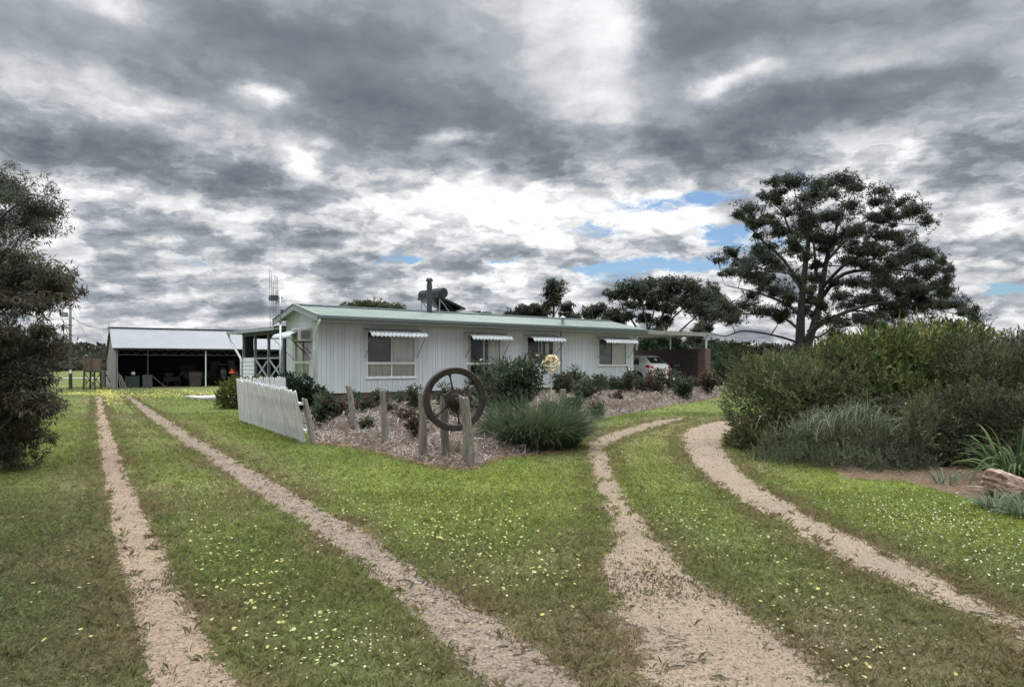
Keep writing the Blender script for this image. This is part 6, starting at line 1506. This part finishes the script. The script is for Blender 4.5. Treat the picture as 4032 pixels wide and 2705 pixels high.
for i, (x, y, w, h, lb, rd, bl) in enumerate([
    (735, 440, 240, 200, 'dark rose bush directly behind the short post stump', .25, None), (915, 545, 190, 200, 'rose bush right of the short stump, low in the bed', .08, None), (1035, 455, 150, 190, 'thin rose bush below the grey meter box', .25, None),
    (1195, 440, 170, 130, 'low green rose under the last window', .05, None), (1345, 445, 130, 190, 'upright rose at the far house corner', .2, [((.75, .70, .62), 2)]),
    (1490, 465, 150, 185, 'dark rose in front of the white car wheel', .35, [((.80, .76, .72), 2)]), (1615, 455, 190, 225, 'tallest red-tipped rose in front of the car bumper', .4, [((.30, .02, .03), 7)]),
    (1850, 460, 190, 180, 'rounded rose bush in front of the bicycle', .12, [((.75, .7, .7), 1)]), (2085, 415, 170, 165, 'dark purple-leaved rose at the far end of the bed', .55, [((.5, .12, .15), 2)]),
    (1050, 632, 140, 120, 'small twiggy rose at the front of the bed near the track', .3, None), (1240, 535, 120, 70, 'tiny low rose on the mulch mid-bed', .3, None), (1960, 400, 120, 90, 'low reddish plant below the brick wall', .7, None),
    (835, 400, 170, 190, 'rose right of the yellow ball against the white wall', .2, None), (1120, 420, 150, 150, 'green rose under the middle of the far wall', .1, None), (1270, 430, 130, 140, 'small rose left of the far house corner', .3, None), (1730, 430, 150, 170, 'red-leaved rose right of the tallest one, before the car', .5, [((.35, .03, .03), 4)]), (820, 640, 170, 150, 'low rose beside the arching grass clump', .1, None)]):
    rose(*Z3(x, y), w / 2.337, h / 2.337, lb, red=rd, bloom=bl, dens=150 if w > 100 else 120)
Z1 = lambda x, y: (900 + x / 3.895, 1450 + y / 3.895)
for x, y, w, h, lb, rd in [(1400, 915, 330, 450, 'bushy green rose beside the downpipe foot', .05), (1700, 915, 330, 300, 'reddish leafy rose under the brick base', .5), (2060, 850, 300, 320, 'spreading rose between the two left posts', .2), (2140, 1040, 200, 170, 'small dark rose on the mulch behind the straight post', .2),
    (1560, 800, 260, 250, 'low rose between the downpipe and the crooked post', .15), (1950, 700, 280, 230, 'dark leafy rose close to the brick base behind the crooked post', .15), (2300, 760, 260, 260, 'rose under the left half of the first window', .3)]:
    rose(*Z1(x, y), w / 3.895, h / 3.895, lb, red=rd)
Z2 = lambda x, y: (1450 + x / 3.647, 1420 + y / 3.647)
for x, y, w, h, lb, rd in [(650, 800, 230, 340, 'compact dark rose just left of the flywheel', .2), (675, 1175, 190, 340, 'spindly dead-looking rose left of the wheel post', .6), (880, 1080, 160, 280, 'dark rose seen through the lower left of the wheel', .25), (1230, 930, 230, 420, 'tall rose seen through the flywheel spokes', .3), (1420, 900, 200, 480, 'green climbing rose against the flywheel rim', .05), (430, 700, 190, 190, 'pale green low rose near the brick base', .05),
    (330, 900, 190, 220, 'reddish rose half hidden by the straight second post', .4), (1080, 760, 220, 330, 'rose behind the hub of the flywheel', .25), (550, 1000, 160, 200, 'small rose between the second and third posts', .35)]:
    rose(*Z2(x, y), w / 3.647, h / 3.647, lb, red=rd, dens=130)
rose(1185, 1600, 130, 120, 'dark glossy camellia behind the picket fence by the gable wall', red=0, cols=((.018, .034, .020), (.036, .056, .030)), dens=240, grp=None, d=23.2, leaf=.06)
# shrub left of the fence
c = P(935, 1545, 24.3)
shrub('garden_shrub', 'rounded yellow-green shrub with rusty tips left of the picket fence', 'bush', [(c.x, c.y, .62, .52, .5, .55), (c.x + .45, c.y, .72, .5, .45, .42), (c.x - .25, c.y, .40, .4, .4, .36), (c.x + .75, c.y + .1, .85, .4, .4, .25)], 260, 8, .12, .045, .022, ((.060, .080, .020), (.11, .125, .028)), tips=(.15, .08, .035), tipw=.15, **GRV)
shrub('garden_bush', 'dark green bush beyond the brick pillar at the drive end', 'bush', [(*P(2845, 1480, 37)[:3], .55, .55, .55), (*P(2850, 1440, 37)[:3], .5, .5, .5), (*P(2800, 1530, 36.5)[:3], .4, .4, .35), (*P(2870, 1530, 36.5)[:3], .6, .5, .4)], 120, 8, .16, .07, .03, ((.034, .05, .028), (.065, .085, .045)), **GRV)

# ------------------------------------------------------------------ mulch bed: heaped straw
bx_ = np.array(BEDP); x0, y0 = bx_.min(0); x1, y1 = bx_.max(0)
mxs = np.arange(x0 - .2, x1 + .2, .09); mys = np.arange(y0 - .2, y1 + .2, .09); MX, MY = np.meshgrid(mxs, mys, indexing='ij')
MH = mulch_h(MX, MY)
def quads(mask, ni, nj):
    I = (np.arange(ni - 1)[:, None] * nj + np.arange(nj - 1)[None]).ravel(); q = np.stack([I, I + nj, I + nj + 1, I + 1], 1); return q[mask.ravel()[q].all(1)]
q = quads(inside(MX, MY, BEDP), *MX.shape); used = np.unique(q); rem = np.full(MX.size, -1); rem[used] = np.arange(len(used))
Vm = np.stack([MX.ravel(), MY.ravel(), gz(MX.ravel(), MY.ravel()) + MH.ravel()], 1)[used]
mc = mixc(np.tile(np.array([.095, .076, .062]), (len(used), 1)), np.array([.11, .08, .06]), fbm(Vm[:, 0], Vm[:, 1], .5, 221))
bedo = np_mesh('garden_bed', Vm, np.full(len(q), 4), rem[q].ravel(), mc, tint_mat('mulch_soil', .95, 0, .05), smooth=True); tag(bedo, 'heaped straw mulch in the rose bed', kind='structure')
n = 120000; sx_ = rng.uniform(x0, x1, n); sy_ = rng.uniform(y0, y1, n); k = inside(sx_, sy_, BEDP); sx_, sy_ = sx_[k], sy_[k]; n = len(sx_)
kk = rng.random(n) < np.clip(1.15 - (sy_ - 11) / 40, .3, 1); sx_, sy_ = sx_[kk], sy_[kk]; n = len(sx_)
sz_ = gz(sx_, sy_) + mulch_h(sx_, sy_) + rng.uniform(-.005, .03, n); a = rng.uniform(0, 6.283, n)
sc_ = mixc(np.tile(np.array([.315, .275, .235]), (n, 1)), np.array([.105, .082, .070]), rng.random(n) ** 1.5 * .8 + 1.5 * (fbm(sx_, sy_, .30, 231, 2) - .5)); pk = rng.random(n) < .2; sc_[pk] = np.array([.27, .215, .18])
blades('straw_mulch', np.stack([sx_, sy_, sz_], 1), np.stack([np.cos(a), np.sin(a), rng.normal(.45, .45, n)], 1), rng.uniform(.07, .24, n), rng.uniform(.010, .026, n), sc_ * rng.uniform(.7, 1.2, (n, 1)), STRAWM, droop=.6, seg=2)
tag(bpy.data.objects['straw_mulch'], 'loose pale straw mulch heaped between the roses', 'mulch', kind='stuff')
# litter on the bare soil at the right and at the foot of the posts
n = 9000; lx = rng.uniform(4.2, 9, n); ly = rng.uniform(7.2, 11.5, n); k = inside(lx, ly, RBEDP); lx, ly = lx[k], ly[k]; n = len(lx); a = rng.uniform(0, 6.283, n)
bf = np.array([tuple(q) for q in BEDF]); seg_ = rng.integers(1, 12, 7000); fr2 = rng.random((7000, 1)); ep = bf[seg_ - 1] * (1 - fr2) + bf[seg_] * fr2 + np.stack([rng.normal(0, .05, 7000), rng.normal(.02, .13, 7000)], 1)   # dry trimmings along the lawn edge of the bed
lx = np.concatenate([lx, ep[:, 0]]); ly = np.concatenate([ly, ep[:, 1]]); n = len(lx); a = rng.uniform(0, 6.283, n)
lcol = np.where((np.arange(n) < n - 7000)[:, None], np.array([[.19, .115, .085]]), np.array([[.25, .17, .105]]))
o = blades('leaf_litter', np.stack([lx, ly, gz(lx, ly) + rng.uniform(.006, .04, n)], 1), np.stack([np.cos(a), np.sin(a), rng.normal(.1, .15, n)], 1), rng.uniform(.03, .09, n), .008, lcol * rng.uniform(.4, 1.5, (n, 1)), STRAWM, droop=.2, seg=1); tag(o, 'brown leaf litter on bare soil and along the bed edge', 'leaf litter', kind='stuff')

# ------------------------------------------------------------------ far bushland
C, D, Ls, Ws, Cs = [], [], [], [], []
for i in range(620):
    az_ = rng.uniform(-.80, .80); dd = rng.uniform(120, 210); h = rng.uniform(2.2, 4.2) * (dd / 150) * (1 + .25 * (fbm(np.array([az_ * 20]), np.array([0.0]), 1.5, 301)[0] - .5)); w = rng.uniform(2, 5) * dd / 150
    cx, cy = az_ * dd, dd; n = 150
    p, v = in_ball(n, .5); C.append(np.array([cx, cy, h * .75]) + p * np.array([w, w, h * .62])); D.append(unit(v + rng.normal(0, .5, (n, 3)))); Ls.append(rng.uniform(.5, 1.3, n)); Ws.append(rng.uniform(.3, .8, n))
    c0 = np.array([.034, .038, .026]) + rng.random() * np.array([.03, .024, .014]); Cs.append(np.tile(c0, (n, 1)) * rng.uniform(.6, 1.4, (n, 1)))
C = np.concatenate(C); D = np.concatenate(D); k = C[:, 2] > 0
o = leaves('bushland', C[k], D[k], np.concatenate(Ls)[k], np.concatenate(Ws)[k], np.concatenate(Cs)[k], LEAF); tag(o, 'dark scrubby bushland along the horizon', 'bushland', kind='stuff')
